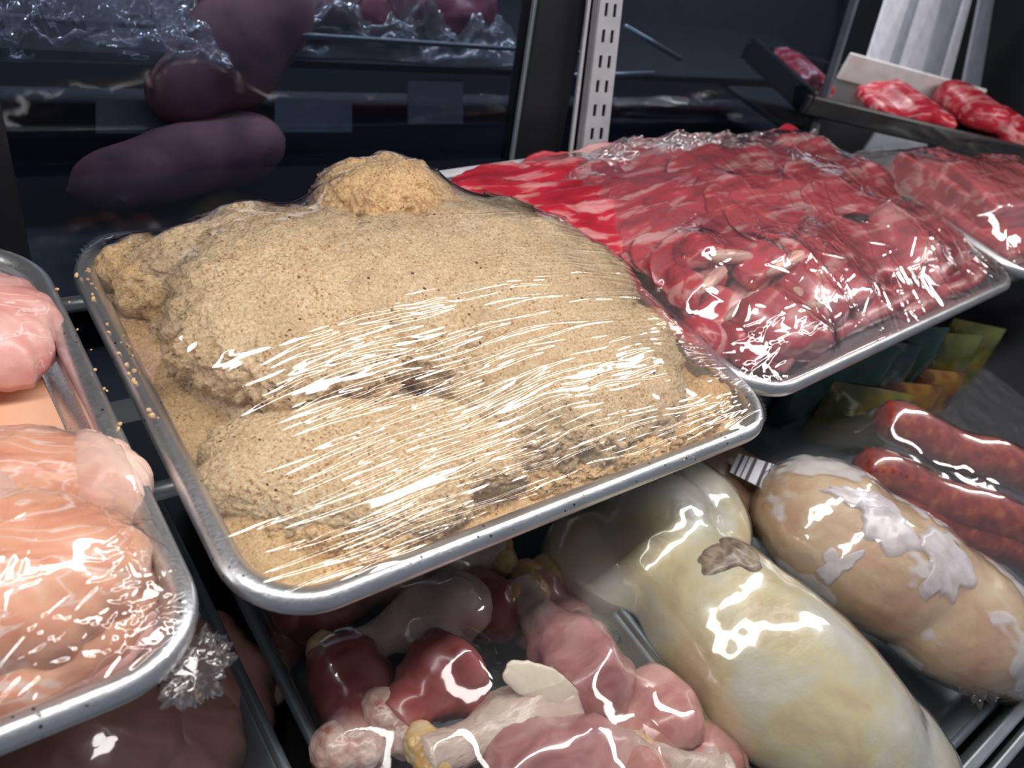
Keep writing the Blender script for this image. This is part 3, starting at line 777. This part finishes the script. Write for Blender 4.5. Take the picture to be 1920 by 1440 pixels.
# ------------------------------------------------------------------ steaks right of the beef pan
def steak(name, c, sx, sy, sz, rot, label, seed):
    bm = box_bm(sx, sy, sz, .007, 2); bmesh.ops.subdivide_edges(bm, edges=bm.edges[:], cuts=5, use_grid_fill=True)
    for v in bm.verts: v.co += v.normal*(.004*fbm(v.co, 22, 3, seed)+.0012*fbm(v.co, 90, 2, seed))
    o = bm_obj(name, bm, M_STEAK); o.location = c; o.rotation_euler = rot; tag(o, label, 'steak', 'thick steaks right of the beef pan')
    return o
PAN_S = make_pan('sheet_pan', 1.115, .06, .56, .33, .04, 'sheet pan of thick steaks at the right picture edge', rc=.045)
stk = [steak('thick_steak', (1.24, .275, .014), .20, .13, .050, (0, .05, .10), 'thick red steak at the rear of the steak heap, its cut side striped', 1),
       steak('thick_steak', (1.27, .205, .036), .22, .11, .050, (.1, -.05, -.12), 'thick pale-edged steak stacked foremost in the steak heap', 2),
       steak('thick_steak', (1.24, .185, -.005), .20, .15, .036, (0, 0, .05), 'dark red steak underneath at the left side of the steak heap', 3),
       steak('thick_steak', (1.45, .240, .014), .20, .14, .050, (0, 0, -.05), 'wide steak at the far right of the steak heap', 4),
       steak('thick_steak', (1.38, .125, .000), .20, .08, .046, (0, 0, .1), 'pink steak low at the right picture edge below the heap', 5)]
FILM_S = drape('plastic_film', stk, 1.115, .06, .56, .33, .04, FILM_BEEF, step=.005, iters=200, wob=.0015, wobs=26, seed=12, fine=(.0016, .0016), ridges=wrinkles(70, (.02, .54), (.02, .31), (.01, .04), (.0010, .002), (.0005, .0012), (.3, .7), 33), rc=.045,
      label='glossy clear film over the thick steaks at the right')

# black tray with meat on a raised rear ledge
BLK = plain('black_tray', (.012, .012, .014), .35)
INW = plain('white_liner', (.62, .60, .60), .5)
TY = -.36
bt0 = empty('black_tray', (1.243, .565, .017), TY); tag(bt0, 'long black tray with white liner and red meat raised behind the steaks', 'tray')
bm = box_bm(.59, .20, .012, .003, 1, (.21, 0, 0)); o = bm_obj('tray_base', bm, BLK, bt0, smooth=False)
for nm, c, s in (('tray_wall', (.21, -.105, .012), (.60, .010, .032)), ('tray_wall', (.21, .105, .012), (.60, .010, .032)), ('tray_wall', (-.08, 0, .016), (.010, .22, .040))):
    bm_obj(nm, box_bm(*s, .003, 1, c), BLK, bt0, smooth=False)
bm_obj('white_liner', box_bm(.36, .008, .050, .002, 1, (.30, .094, .030)), INW, bt0, smooth=False)
bm_obj('front_panel', box_bm(.34, .006, .04, .001, 1, (.25, -.103, -.028)), GREYP, bt0, smooth=False)
for i, (x, y, sx, sy, sz, lab) in enumerate(((-.035, .01, .075, .13, .034, 'red meat block at the left tip of the black tray'), (.20, -.02, .18, .13, .036, 'dark red meat slab in the middle of the black tray'), (.40, -.01, .17, .14, .050, 'dark red meat slab at the right end of the black tray'))):
    me = slab_mesh('meat_block', sx, sy, sz, 90+i, M_BEEF, ragged=.15)
    c_, s_ = math.cos(TY), math.sin(TY)
    place_mesh('meat_block', me, (1.243+x*c_-y*s_, .565+x*s_+y*c_, .017+.006+sz/2), (0, 0, TY), lab, 'meat')
o = bm_obj('rear_ledge', box_bm(.80, .30, .010, .002, 1, (1.62, .60, -.050)), DARK, smooth=False); tag(o, 'dark ledge below the long black tray', 'ledge')

# ================================================================== LOWER DECK
M_DECK = plain('lower_pan_grey', (.15, .18, .205), .38, .35)
ZL = -.165
PAN_D = make_pan('poultry_pan', .055, -.255, .285, .55, 0, 'dark grey pan full of drumsticks below the breaded cutlets', z=ZL, depth=.060, rim=.004, rc=.03, m_body=M_DECK, m_rim=M_DECK, cat='pan')
PAN_W = make_pan('poultry_pan', .345, -.262, .60, .42, 0, 'wide grey pan under the two whole chickens at the lower right', z=ZL-.02, depth=.050, rim=.004, rc=.035, m_body=M_DECK, m_rim=M_DECK, cat='pan')
PAN_L = make_pan('poultry_pan', -.36, -.255, .40, .55, 0, 'dark grey pan of shaded chicken below the left sheet pan', z=ZL, depth=.060, rim=.004, rc=.03, m_body=M_DECK, m_rim=M_DECK, cat='pan')
# deck the pans stand on
o = bm_obj('lower_deck', box_bm(3.2, .70, .015, .002, 1, (.9, .03, -.2475)), DARK, smooth=False); tag(o, 'dark lower deck of the case under the poultry pans', 'deck')
for i, (yy, zz, w_, lab) in enumerate(((-.276, -.205, .010, 'brushed rail nearest the chicken pan along the lower front edge'), (-.292, -.210, .008, 'brushed rail outermost along the lower front edge'))):
    o = bm_obj('front_rail', box_bm(3.2, w_, .07, .002, 2, (.9, yy, zz)), STEEL, smooth=False); tag(o, lab, 'rail')

# ---- drumsticks
def drum_mat(name, muscle, skin, a=.055, b=.085):
    t = NT(name); oc = t.tc.outputs['Object']
    ln = t.node('ShaderNodeVectorMath', operation='LENGTH'); t.link(oc, ln.inputs[0])
    f = t.math('ADD', ln.outputs['Value'], t.math('MULTIPLY_ADD', t.noise(28, 3), .06, -.03))
    mfac = t.ramp(t.math('DIVIDE', f, .14), [(a/.14, 0.), (b/.14, 1.)])
    m = t.ramp(t.noise(30, 4, .5, vec=t.mapping((1, 1.5, 1)), dist=.6), [(.3, muscle[0]), (.5, muscle[1]), (.7, muscle[2])])
    s = t.ramp(t.noise(45, 4), [(.3, skin[0]), (.65, skin[1])])
    c = t.mix(mfac, m, s)
    h = t.math('MULTIPLY', t.noise(1, 3, .5, vec=t.mapping((60, 160, 120)), dist=.8), mfac)
    return t.done(t.bsdf(c, .28, normal=t.bump(h, .7, .002), sss=.2, coat=.25, coat_r=.12))
PUR = [(.30, .10, .10), (.46, .21, .21), (.58, .33, .32)]
PNK = [(.48, .17, .15), (.62, .30, .27), (.72, .44, .40)]
DRK = [(.20, .03, .03), (.32, .07, .07), (.42, .16, .16)]
SKN = [(.52, .40, .33), (.70, .58, .50)]
M_D1 = drum_mat('drumstick_purple', PUR, SKN); M_D2 = drum_mat('drumstick_pink', PNK, SKN); M_D3 = drum_mat('drumstick_dark', DRK, SKN); M_D4 = drum_mat('drumstick_skin', [(.60, .44, .36), (.68, .54, .46), (.76, .64, .55)], SKN, .02, .05)
M_KN = mat_meat('knuckle_white', [(.3, (.40, .16, .13)), (.5, (.58, .42, .37)), (.75, (.66, .56, .50))], 60, rough=.3, sss=.2)
M_KY = mat_meat('knuckle_yellow', [(.3, (.55, .33, .12)), (.5, (.68, .46, .18)), (.75, (.72, .60, .45))], 50, rough=.35, sss=.2)
M_SKINF = mat_meat('skin_flap', [(.3, (.60, .52, .40)), (.6, (.70, .62, .50))], 40, rough=.35, sss=.2)
drums = []
def drumstick(p_thick, p_thin, R, mat, kmat, label, thin=.30, bend=.0, taper=1.0):
    a, b = Vector(p_thick), Vector(p_thin); d = (b-a); L = d.length; t = d.normalized()
    side = t.cross(Vector((0, 0, 1))).normalized()
    prof = [(-.28, .10), (-.25, .45), (-.18, .72), (-.06, .93), (.08, 1.0), (.22, .98), (.38, .86), (.52, .68), (.66, .50), (.80, .38), (.92, .32), (1.0, .33), (1.06, .30), (1.10, .12)]
    root = None; pts = []; rad = []
    for u, r in prof:
        pts.append(a+t*(L*u)+side*(bend*L*math.sin(math.pi*max(0, min(1, u))))); rad.append(R*(r if u < .3 else max(r, thin)))
    # resample for smoothness
    P = []; Q = []
    for i in range(len(pts)-1):
        for k in range(3):
            f = k/3; P.append(pts[i].lerp(pts[i+1], f)); Q.append(rad[i]*(1-f)+rad[i+1]*f)
    P.append(pts[-1]); Q.append(rad[-1])
    for _ in range(2): Q = [Q[0]]+[(Q[i-1]+2*Q[i]+Q[i+1])/4 for i in range(1, len(Q)-1)]+[Q[-1]]
    o = tube('drumstick', P, Q, mat, seg=28, disp=.28, ds=30)
    sh = a - P[0]; o.data.transform(Matrix.Translation(-sh)); o.location = a
    tag(o, label, 'drumstick', 'raw drumsticks heaped in the dark grey pan')
    e = b+t*.004; r = R*thin*1.12
    k = remesh_blob('knuckle', [(e+side*r*.5, (r*.8, r*.9, r*.8), (0, 0, 0)), (e-side*r*.5, (r*.75, r*.8, r*.75), (0, 0, 0)), (e-t*r*.8, (r*.8, r*.8, r*.75), (0, 0, 0))], kmat, voxel=.002, smooth=5, disp=((.0012, 120),))
    adopt(k, o); drums.append(o); return o
def A(px, py, z): return at(px, py, z)
d1 = drumstick(A(1115, 1285, -.140), A(985, 1120, -.165), .037, M_D1, M_KY, 'big purple-pink drumstick in the middle, its fat end shining under the film', thin=.45)
d2 = drumstick(A(1030, 1335, -.150), A(812, 1415, -.140), .030, M_D4, M_KY, 'drumstick wrapped in wrinkled pale skin with a yellow knuckle towards the front', thin=.50)
d3 = drumstick(A(1260, 1330, -.150), A(1120, 1420, -.170), .034, M_D2, M_KN, 'bright pink drumstick wedged against the large pale chicken', thin=.45)
d4 = drumstick(A(1010, 1440, -.135), A(1330, 1450, -.150), .033, M_D1, M_KN, 'purple drumstick with white membrane lying across the bottom picture edge', thin=.45)
d6 = drumstick(A(840, 1255, -.150), A(745, 1350, -.150), .036, M_D3, M_KN, 'dark red drumstick left of the wrinkled one, its white joint to the front', thin=.5)
d7 = drumstick(A(650, 1250, -.172), A(655, 1395, -.155), .032, M_D3, M_KN, 'dark red drumstick beside the left pan wall with a white knuckle', thin=.55)
d8 = drumstick(A(860, 1140, -.165), A(630, 1235, -.160), .030, M_D4, M_KY, 'shaded drumstick with a yellow knuckle pointing at the left pan wall', thin=.5)
d9 = drumstick(A(930, 1130, -.175), A(820, 1170, -.180), .030, M_D3, M_KN, 'dark drumstick in the shade behind the yellow-knuckled one', thin=.5)
d10 = drumstick(A(560, 1130, -.180), A(760, 1090, -.180), .036, M_D3, M_KN, 'very dark drumstick under the front left corner of the breaded pan', thin=.5)
d11 = drumstick(A(800, 1040, -.180), A(930, 1035, -.170), .030, M_D4, M_KY, 'shaded drumstick with a yellow end just below the breaded pan rim', thin=.5)
d12 = drumstick(A(1040, 1190, -.185), A(1010, 1090, -.175), .032, M_D1, M_KY, 'shaded drumstick tucked behind the big purple-pink one', thin=.6)
d13 = drumstick(A(1340, 1420, -.175), A(1210, 1440, -.150), .030, M_D2, M_KY, 'pink drumstick with a yellowish skin edge at the bottom beside the pale chicken', thin=.6)
d5 = drumstick(A(1235, 1470, -.120), A(1120, 1520, -.150), .026, M_D2, M_KN, 'smooth pink drumstick end foremost at the bottom picture edge', thin=.6)
for i, (x, y) in enumerate(((.12, .02), (.22, .06), (.20, -.06), (.13, -.11), (.27, -.12), (.12, .12))):
    drumstick((x, y, -.200), (x-.06, y-.05, -.205), .026, M_D3, M_KN, 'drumstick in the lowest layer of the drumstick pan', thin=.6)
# loose skin flap on the purple drumstick
fl = cutlet('skin_flap', A(1015, 1285, -.118), .031, .013, .004, -.80, (.55, .3), M_SKINF, seed=4.4, rings=24, seg=70, grit=0, lump=.002, mid=.0002, irr=.10)
adopt(fl, d2); fl['label'] = 'smooth cream skin flap'
FILM_D = drape('plastic_film', drums, .055, -.255, .285, .55, 0, FILM_SOFT, step=.004, iters=120, zrim=.005, rc=.03, zbase=ZL, wob=.0015, wobs=25, seed=3,
      label='clear film with small glints over the drumsticks in the lower pan')

# ---- whole chickens
M_HEN = mat_meat('pale_chicken_skin', [(.30, (.54, .40, .26)), (.43, (.64, .56, .33)), (.55, (.62, .59, .48)), (.72, (.70, .68, .63))], 15, rough=.32, sss=.12, coat=.4, bump=.5)
M_HEN2 = mat_meat('tan_chicken_skin', [(.30, (.52, .28, .18)), (.46, (.62, .42, .26)), (.62, (.68, .52, .34)), (.75, (.72, .60, .44))], 17, rough=.35, sss=.12, coat=.3, bump=.5)
M_HEN3 = mat_meat('shaded_chicken_skin', [(.30, (.24, .13, .08)), (.60, (.36, .24, .16))], 16, rough=.4, sss=.1)  # skin darkened so its colour carries part of the shade under the pan
def axis_rot(a, b, dz=0.0):
    d = Vector(b)-Vector(a); return math.atan2(d.y, d.x)-math.pi/2
def P3(px, py, z): return tuple(at(px, py, z))
ax = axis_rot(A(1300, 1100, -.14), A(1640, 1400, -.14))
hen = remesh_blob('whole_chicken', [
    (P3(1455, 1255, -.145), (.080, .135, .062), (0, 0, ax)),
    (P3(1600, 1400, -.165), (.076, .095, .050), (0, 0, ax+.1)),
    (P3(1345, 1150, -.145), (.070, .075, .058), (0, 0, ax)),
    (P3(1225, 1010, -.150), (.078, .060, .055), (0, 0, ax+.5)),
    (P3(1290, 965, -.155), (.050, .070, .050), (0, 0, ax-.2)),
    (P3(1120, 1060, -.170), (.050, .055, .040), (0, 0, .4)),
    ], M_HEN, voxel=.006, smooth=9, disp=((.0022, 17), (.00015, 110)))
tag(hen, 'large pale yellow whole chicken in tight film at the lower right of the drumsticks', 'whole chicken')
FILM_HEN = mat_film('film_tight', 'soft', .07, .02, 1.3, .25, dist=.0008)
def bag_of(o, mat, infl, name='plastic_wrap', amp=.0012):
    me = o.data.copy(); me.name = name
    n = len(me.vertices); co = np.empty(n*3, np.float32); no = np.empty(n*3, np.float32)
    me.vertices.foreach_get('co', co); me.vertices.foreach_get('normal', no); co = co.reshape(-1, 3); no = no.reshape(-1, 3)
    dd = np.array([infl+abs(amp*fbm(q, 30, 3, 1.1)) for q in co.tolist()], np.float32)
    me.vertices.foreach_set('co', (co+no*dd[:, None]).ravel()); me.update()
    me.materials.clear(); me.materials.append(mat)
    b = bpy.data.objects.new(name, me); col.objects.link(b); b.parent = o; return b
bag_of(hen, FILM_HEN, .0016, amp=.0005)
ax2 = axis_rot(A(1450, 970, -.14), A(1880, 1190, -.14))
hen2 = remesh_blob('whole_chicken', [
    (P3(1650, 1055, -.140), (.072, .120, .060), (0, 0, ax2)),
    (P3(1560, 990, -.140), (.075, .085, .058), (0, 0, ax2)),
    (P3(1790, 1150, -.150), (.075, .090, .056), (0, 0, ax2)),
    (P3(1500, 960, -.150), (.050, .050, .045), (0, 0, ax2)),
    (P3(1850, 1225, -.170), (.045, .055, .040), (0, 0, ax2)),
    ], M_HEN2, voxel=.006, smooth=9, disp=((.0030, 18), (.0003, 110)))
tag(hen2, 'tan whole chicken in a clear bag beside the sausages at the lower right', 'whole chicken')
bag_of(hen2, FILM_BAG, .0022, 'plastic_bag', .0015)
M_CAV = mat_meat('neck_cavity', [(.3, (.10, .07, .05)), (.5, (.24, .18, .13)), (.7, (.40, .33, .25))], 90, rough=.35, sss=.0, bump=.6)
skin_patch('neck_cavity', hen, 1372, 1035, .028, .021, .5, M_CAV, 2.2, lift=.002, puff=.002, label='dark ragged neck opening')
t = NT('pale_patch_film'); df = t.node('ShaderNodeBsdfPrincipled'); df.inputs['Base Color'].default_value = (.70, .66, .70, 1); df.inputs['Roughness'].default_value = .25
trn = t.node('ShaderNodeBsdfTransparent'); mx_ = t.node('ShaderNodeMixShader'); t.link(t.ramp(t.noise(60, 3), [(.35, .55), (.65, .85)]), mx_.inputs[0]); t.link(trn.outputs[0], mx_.inputs[1]); t.link(df.outputs[0], mx_.inputs[2]); M_PALE = t.done(mx_)
for i, (px, py, rx, ry, ro) in enumerate(((1655, 975, .026, .036, .5), (1768, 1058, .032, .036, .2), (1568, 1058, .024, .012, .6), (1738, 948, .013, .012, 0), (1595, 930, .030, .008, -.3))):  # thin whitish see-through patches laid on the bag
    skin_patch('pale_patch', hen2, px, py, rx, ry, ro, M_PALE, 5+i*1.7, lift=.0034, irr=.45, label='whitish patch on the bag')
tail = cutlet('bag_tail', A(1815, 1265, -.170), .030, .022, .020, ax2, (0, 0), FILM_CRINK, seed=3, rings=26, seg=80, grit=.0012, mid=.003, lump=.006, irr=.25)
adopt(tail, hen2)
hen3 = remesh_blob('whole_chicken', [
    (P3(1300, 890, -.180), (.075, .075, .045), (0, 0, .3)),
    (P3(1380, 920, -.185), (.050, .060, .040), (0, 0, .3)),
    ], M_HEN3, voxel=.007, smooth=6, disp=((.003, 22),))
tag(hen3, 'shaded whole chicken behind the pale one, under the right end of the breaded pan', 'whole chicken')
# barcode label lying on the shaded chicken
LBL = plain('label_paper', (.60, .60, .66), .6); INK = plain('label_ink', (.03, .03, .04), .6)
l0, l1, l2, l3 = A(1385, 850, -.128), A(1368, 885, -.134), A(1462, 932, -.134), A(1482, 880, -.128)
lab = quad_box('barcode_label', [l1, l2, l3, l0], .0008, (-.3, -.4, 1), LBL); tag(lab, 'pale barcode sticker on the shaded chicken beneath the breaded pan', 'label')
for f0, f1 in ((.08, .12), (.20, .22), (.30, .36), (.52, .58), (.64, .66), (.76, .84)):
    up_ = Vector((-.3, -.4, 1)).normalized()*.0005
    q = quad_box('bar', [l1.lerp(l2, f0)+up_, l1.lerp(l2, f1)+up_, l0.lerp(l3, f1)+up_, l0.lerp(l3, f0)+up_], .0004, (-.3, -.4, 1), INK); adopt(q, lab)

# ---- sausages
M_SAU = mat_meat('red_sausage', [(.30, (.17, .018, .014)), (.46, (.30, .035, .026)), (.58, (.38, .06, .035)), (.68, (.50, .14, .05))], 75, rough=.3, sss=.1, coat=.4, dist=.2)
saus = [((1640, 782), (1960, 905), -.130, .026, 'thick red speckled sausage rearmost of the three beside the tan chicken'),
        ((1600, 868), (1970, 1010), -.140, .024, 'thick red speckled sausage, middle of the three beside the tan chicken'),
        ((1640, 935), (1980, 1060), -.165, .022, 'thick red speckled sausage nearest the tan chicken')]
sob = []
for q0, q1, z, r, lab in saus:
    a, b = A(*q0, z), A(*q1, z); n = 22
    pts = [a.lerp(b, i/n)+Vector((0, 0, .004*math.sin(i*.5))) for i in range(n+1)]
    rad = [r*min(1, (1-abs(2*i/n-1)**14))**.5 if 0 < i < n else r*.25 for i in range(n+1)]
    s = tube('sausage', pts, rad, M_SAU, seg=24, disp=.10, ds=30); tag(s, lab, 'sausage', 'red sausages at the lower right'); sob.append(s)
PAN_Z = make_pan('poultry_pan', .66, -.05, .62, .30, -.45, 'dark grey pan under the red sausages', z=-.19, depth=.03, rim=.004, rc=.03, m_body=M_DECK, m_rim=M_DECK, cat='pan') if False else None
FILM_Z = drape('plastic_film', sob, .66, -.24, .62, .34, 0, FILM_BEEF, step=.006, iters=80, zrim=.002, zbase=-.195, wob=.004, wobs=22, seed=9, rc=.06,
      label='loose clear film over the red sausages')
# ---- shaded chicken pieces below the left pan
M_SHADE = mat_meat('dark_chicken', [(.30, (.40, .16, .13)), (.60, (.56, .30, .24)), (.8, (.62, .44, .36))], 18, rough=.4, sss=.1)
lowl = []
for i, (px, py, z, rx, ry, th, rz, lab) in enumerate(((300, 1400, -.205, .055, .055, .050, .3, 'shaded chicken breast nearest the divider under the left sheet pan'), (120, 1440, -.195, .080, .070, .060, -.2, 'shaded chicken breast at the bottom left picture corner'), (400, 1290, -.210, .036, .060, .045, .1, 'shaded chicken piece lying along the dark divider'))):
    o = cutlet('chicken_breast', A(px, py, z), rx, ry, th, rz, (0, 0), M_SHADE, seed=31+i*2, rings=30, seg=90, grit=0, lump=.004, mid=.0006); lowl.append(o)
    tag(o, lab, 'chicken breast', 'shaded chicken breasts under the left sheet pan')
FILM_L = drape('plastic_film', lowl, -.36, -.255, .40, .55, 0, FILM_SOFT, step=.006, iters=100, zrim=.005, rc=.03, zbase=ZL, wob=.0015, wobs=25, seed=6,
      label='clear film over the shaded chicken breasts at the bottom left')

# ---- packets at the rear of the lower deck
def pouch(name, c, w, h, t, rz, lean, mat, label, seed):
    n = 18; V = []; F = []
    for side in (1, -1):
        for j in range(n+1):
            for i in range(n+1):
                u = i/n*2-1; v = j/n*2-1
                f = max(0, (1-u**4))**.6*max(0, (1-v**4))**.6
                V.append((u*w/2, side*(t/2*f+.0006)+.004*fbm((u, v, side), 2.2, 2, seed)*f, (v+1)*h/2))
    m = (n+1)**2
    for s in (0, 1):
        for j in range(n):
            for i in range(n):
                q = [s*m+j*(n+1)+i, s*m+j*(n+1)+i+1, s*m+(j+1)*(n+1)+i+1, s*m+(j+1)*(n+1)+i]
                F.append(q if s else q[::-1])
    o = mesh_obj(name, V, F, mat); o.location = c; o.rotation_euler = (lean, 0, rz); tag(o, label, 'food packet', 'food packets at the rear of the lower deck'); return o
def pk_mat(name, c1, c2, sc_=18):
    t = NT(name); return t.done(t.bsdf(t.ramp(t.noise(sc_, 2), [(.46, c1), (.54, c2)]), .25, coat=.4))
PG = pk_mat('packet_green', (.006, .045, .035), (.008, .07, .055)); PY = pk_mat('packet_yellow', (.14, .11, .015), (.08, .09, .02)); PW = pk_mat('packet_white', (.20, .22, .21), (.01, .06, .05)); PO = pk_mat('packet_orange', (.17, .08, .01), (.08, .03, .01)); PD = pk_mat('packet_dark', (.04, .02, .05), (.08, .05, .05))  # colours lowered: the shade below the beef pan is put into them
zb = -.239
for i, (px, py, z, w, h, mat, lab) in enumerate((
    (1590, 700, -.13, .13, .15, PG, 'green packet leftmost behind the sausages'),
    (1665, 690, -.12, .10, .15, PW, 'green and white packet beside the leftmost green one'),
    (1730, 650, -.10, .11, .16, PG, 'green packet with a white glint further right behind the sausages'),
    (1625, 770, -.17, .13, .10, PY, 'olive yellow packet in front of the leftmost green one'),
    (1700, 760, -.17, .10, .10, PO, 'brown and orange packet in front of the green and white one'),
    (1800, 660, -.12, .10, .14, PY, 'olive yellow packet low under the beef pan rim'),
    (1850, 620, -.10, .10, .14, PY, 'olive yellow packet rightmost under the beef pan rim'),
    (1760, 725, -.16, .09, .10, PO, 'orange packet between the yellow ones'))):
    p = A(px, py, z); d = (p-CAM).normalized(); s_ = .05+.02*(i < 3)
    pouch('food_packet', (p.x+.0, p.y, zb), w, h, .035, -.5+.1*(i % 3), -.12, mat, lab, i*1.3)
p = at_y(1905, 720, .20)
o = bm_obj('divider_post', box_bm(.018, .018, .205, .002, 1, (p.x, .20, -.1375)), GREYP, smooth=False); tag(o, 'grey upright post at the right picture edge below the beef pan', 'post')
pouch('food_packet', (p.x+.10, .235, zb), .14, .19, .03, -.4, -.1, PO, 'amber packet at the right picture edge behind the grey post', 8)

# ================================================================== BEHIND THE DARK GLASS
CARD = plain('pale_card', (.40, .43, .46), .7); M_HAM = mat_meat('purple_roast', [(.3, (.16, .03, .06)), (.6, (.34, .10, .13)), (.8, (.45, .2, .2))], 14, rough=.4, sss=.1)
M_REFL = mat_meat('pink_reflection', [(.35, (.13, .07, .08)), (.65, (.34, .14, .15))], 9, rough=.9, sss=0, coat=0.0)
def card(px0, py0, px1, py1, Y, label, mat=CARD, name='price_card'):
    a, b, c, d = at_y(px0, py1, Y), at_y(px1, py1, Y), at_y(px1, py0, Y), at_y(px0, py0, Y)
    o = quad_box(name, [a, b, c, d], .002, (0, -1, 0), mat); tag(o, label, 'card'); return o
card(515, 190, 660, 248, .72, 'pale blank card behind the dark glass, right of the pink reflection shape')
card(180, 190, 318, 250, .73, 'dim blank card behind the dark glass, left of the pink reflection shape')
card(765, 150, 868, 232, .74, 'dim grey card behind the dark glass, left of the thin metal door edge')
FILM_BACK = mat_film('film_rear', 'soft', .12, .16, 2.2, .5, dist=.002)
# rear shelf behind the glass with wrapped roasts
q = at_y(560, 118, .70); zsh = q.z
o = bm_obj('rear_shelf', box_bm(2.2, .24, .012, .002, 1, (.55, .83, zsh-.006)), DARK, smooth=False); tag(o, 'dark shelf behind the rear glass doors', 'shelf')
o = bm_obj('shelf_lip', box_bm(.95, .006, .006, .001, 1, (at_y(560, 66, .705).x, .705, at_y(560, 66, .705).z)), STEEL, smooth=False); tag(o, 'thin pale shelf strip across the upper left dark glass', 'strip')
rr = random.Random(5); roasts = []
for i, (px, lab) in enumerate(((430, 'purple red roast left of the others on the rear shelf'), (560, 'purple red roast second on the rear shelf behind the glass'), (690, 'purple red roast third on the rear shelf behind the glass'), (830, 'purple red roast nearest the metal door edge on the rear shelf'))):
    p = at_y(px, 60, .80)
    o = remesh_blob('meat_roast', [((p.x, .80, zsh+.040), (.075, .05, .042), (0, 0, rr.random())), ((p.x+.03, .80, zsh+.046), (.05, .045, .042), (0, 0, rr.random()))], M_HAM, voxel=.009, smooth=5, disp=((.004, 25),))
    tag(o, lab, 'meat roast', 'roasts on the rear shelf behind the glass'); roasts.append(o)
p = at_y(110, 72, .66); film_clump('plastic_film', (p.x, .66, p.z), .15, .05, .085, 'heap of crinkled clear film at the upper left behind the dark glass', 3, mat=FILM_BACK, n=120, fr=1.1)
p = at_y(620, 60, .80); film_clump('plastic_film', (p.x, .80, zsh+.002), .30, .09, .115, 'crinkled clear film over the purple roasts behind the dark glass', 7, mat=FILM_BACK, n=120, fr=.9)
p1, p2, p3 = at_y(215, 335, .62), at_y(330, 305, .64), at_y(440, 280, .66)  # added solid blobs standing in for a pinkish reflection in the door glass
refl_low = remesh_blob('reflection_shape', [(p1, (.055, .045, .034), (0, -.35, 0)), (p2, (.075, .05, .042), (0, -.35, 0)), (p3, (.070, .05, .046), (0, -.3, 0))], M_REFL, voxel=.012, smooth=22)
tag(refl_low, 'long dusky pink reflection shape lying low behind the left dark glass', 'reflection')
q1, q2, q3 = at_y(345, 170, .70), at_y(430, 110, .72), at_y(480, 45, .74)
refl_high = remesh_blob('reflection_shape', [(q1, (.050, .045, .045), (0, -.6, 0)), (q2, (.070, .05, .070), (0, -.6, 0)), (q3, (.080, .05, .060), (0, -.5, 0))], M_REFL, voxel=.012, smooth=22)
tag(refl_high, 'dusky pink reflection shape higher behind the left dark glass, below the wrapped roasts', 'reflection')
p2 = at_y(400, 290, .62)
o = bm_obj('rear_counter', box_bm(3.4, .46, .02, .002, 1, (.9, .78, p2.z-.13)), BACKW, smooth=False); tag(o, 'dark counter behind the glass doors', 'counter')
# right: glimpses behind the second pane
for q0, q1, w_, lab in (((1172, 50), (1275, 110), 5, 'pale sloping rod behind the glass, right of the slotted upright'), ((1070, 142), (1225, 138), 6, 'dull level rod behind the glass at the slotted upright')):
    a, b = at_y(*q0, .62), at_y(*q1, .62); o = tube('metal_rod', [a, b], .004, STEEL, seg=10); tag(o, lab, 'rod')
a = [at_y(1170, 95, .66), at_y(1232, 130, .66), at_y(1170, 140, .66)]
# leaning white panels at the right
for (x0, y0, x1, y1, w0, w1, m_, lab) in ((1662, 0, 1605, 182, 44, 40, WHITE, 'white leaning panel, leftmost of the row behind the black tray'), (1706, 0, 1645, 182, 18, 22, GREYP, 'narrow grey leaning panel between the first two white ones'), (1724, 0, 1667, 182, 40, 50, WHITE, 'white leaning panel, second of the row behind the black tray'), (1766, 0, 1722, 182, 38, 30, GREYP, 'grey leaning panel with a pale edge right of the second white one'), (1808, 0, 1752, 182, 14, 22, WHITE, 'slim white leaning panel, third of the row behind the black tray'), (1838, 0, 1800, 190, 26, 34, GREYP, 'grey leaning panel rightmost in the row behind the black tray')):
    Y0, Y1 = .68, .80
    a, b = at_y(x1, y1, Y0), at_y(x1+w1, y1, Y0); c, d = at_y(x0+w0, y0, Y1), at_y(x0, y0, Y1)
    e = .35; f = .45
    a2, b2 = a+(a-d)*e, b+(b-c)*e; c2, d2 = c+(c-b)*f, d+(d-a)*f
    n = (b2-a2).cross(d2-a2).normalized(); n = n if n.y < 0 else -n
    o = quad_box('leaning_panel', [a2, b2, c2, d2], .006, n, m_); tag(o, lab, 'panel')
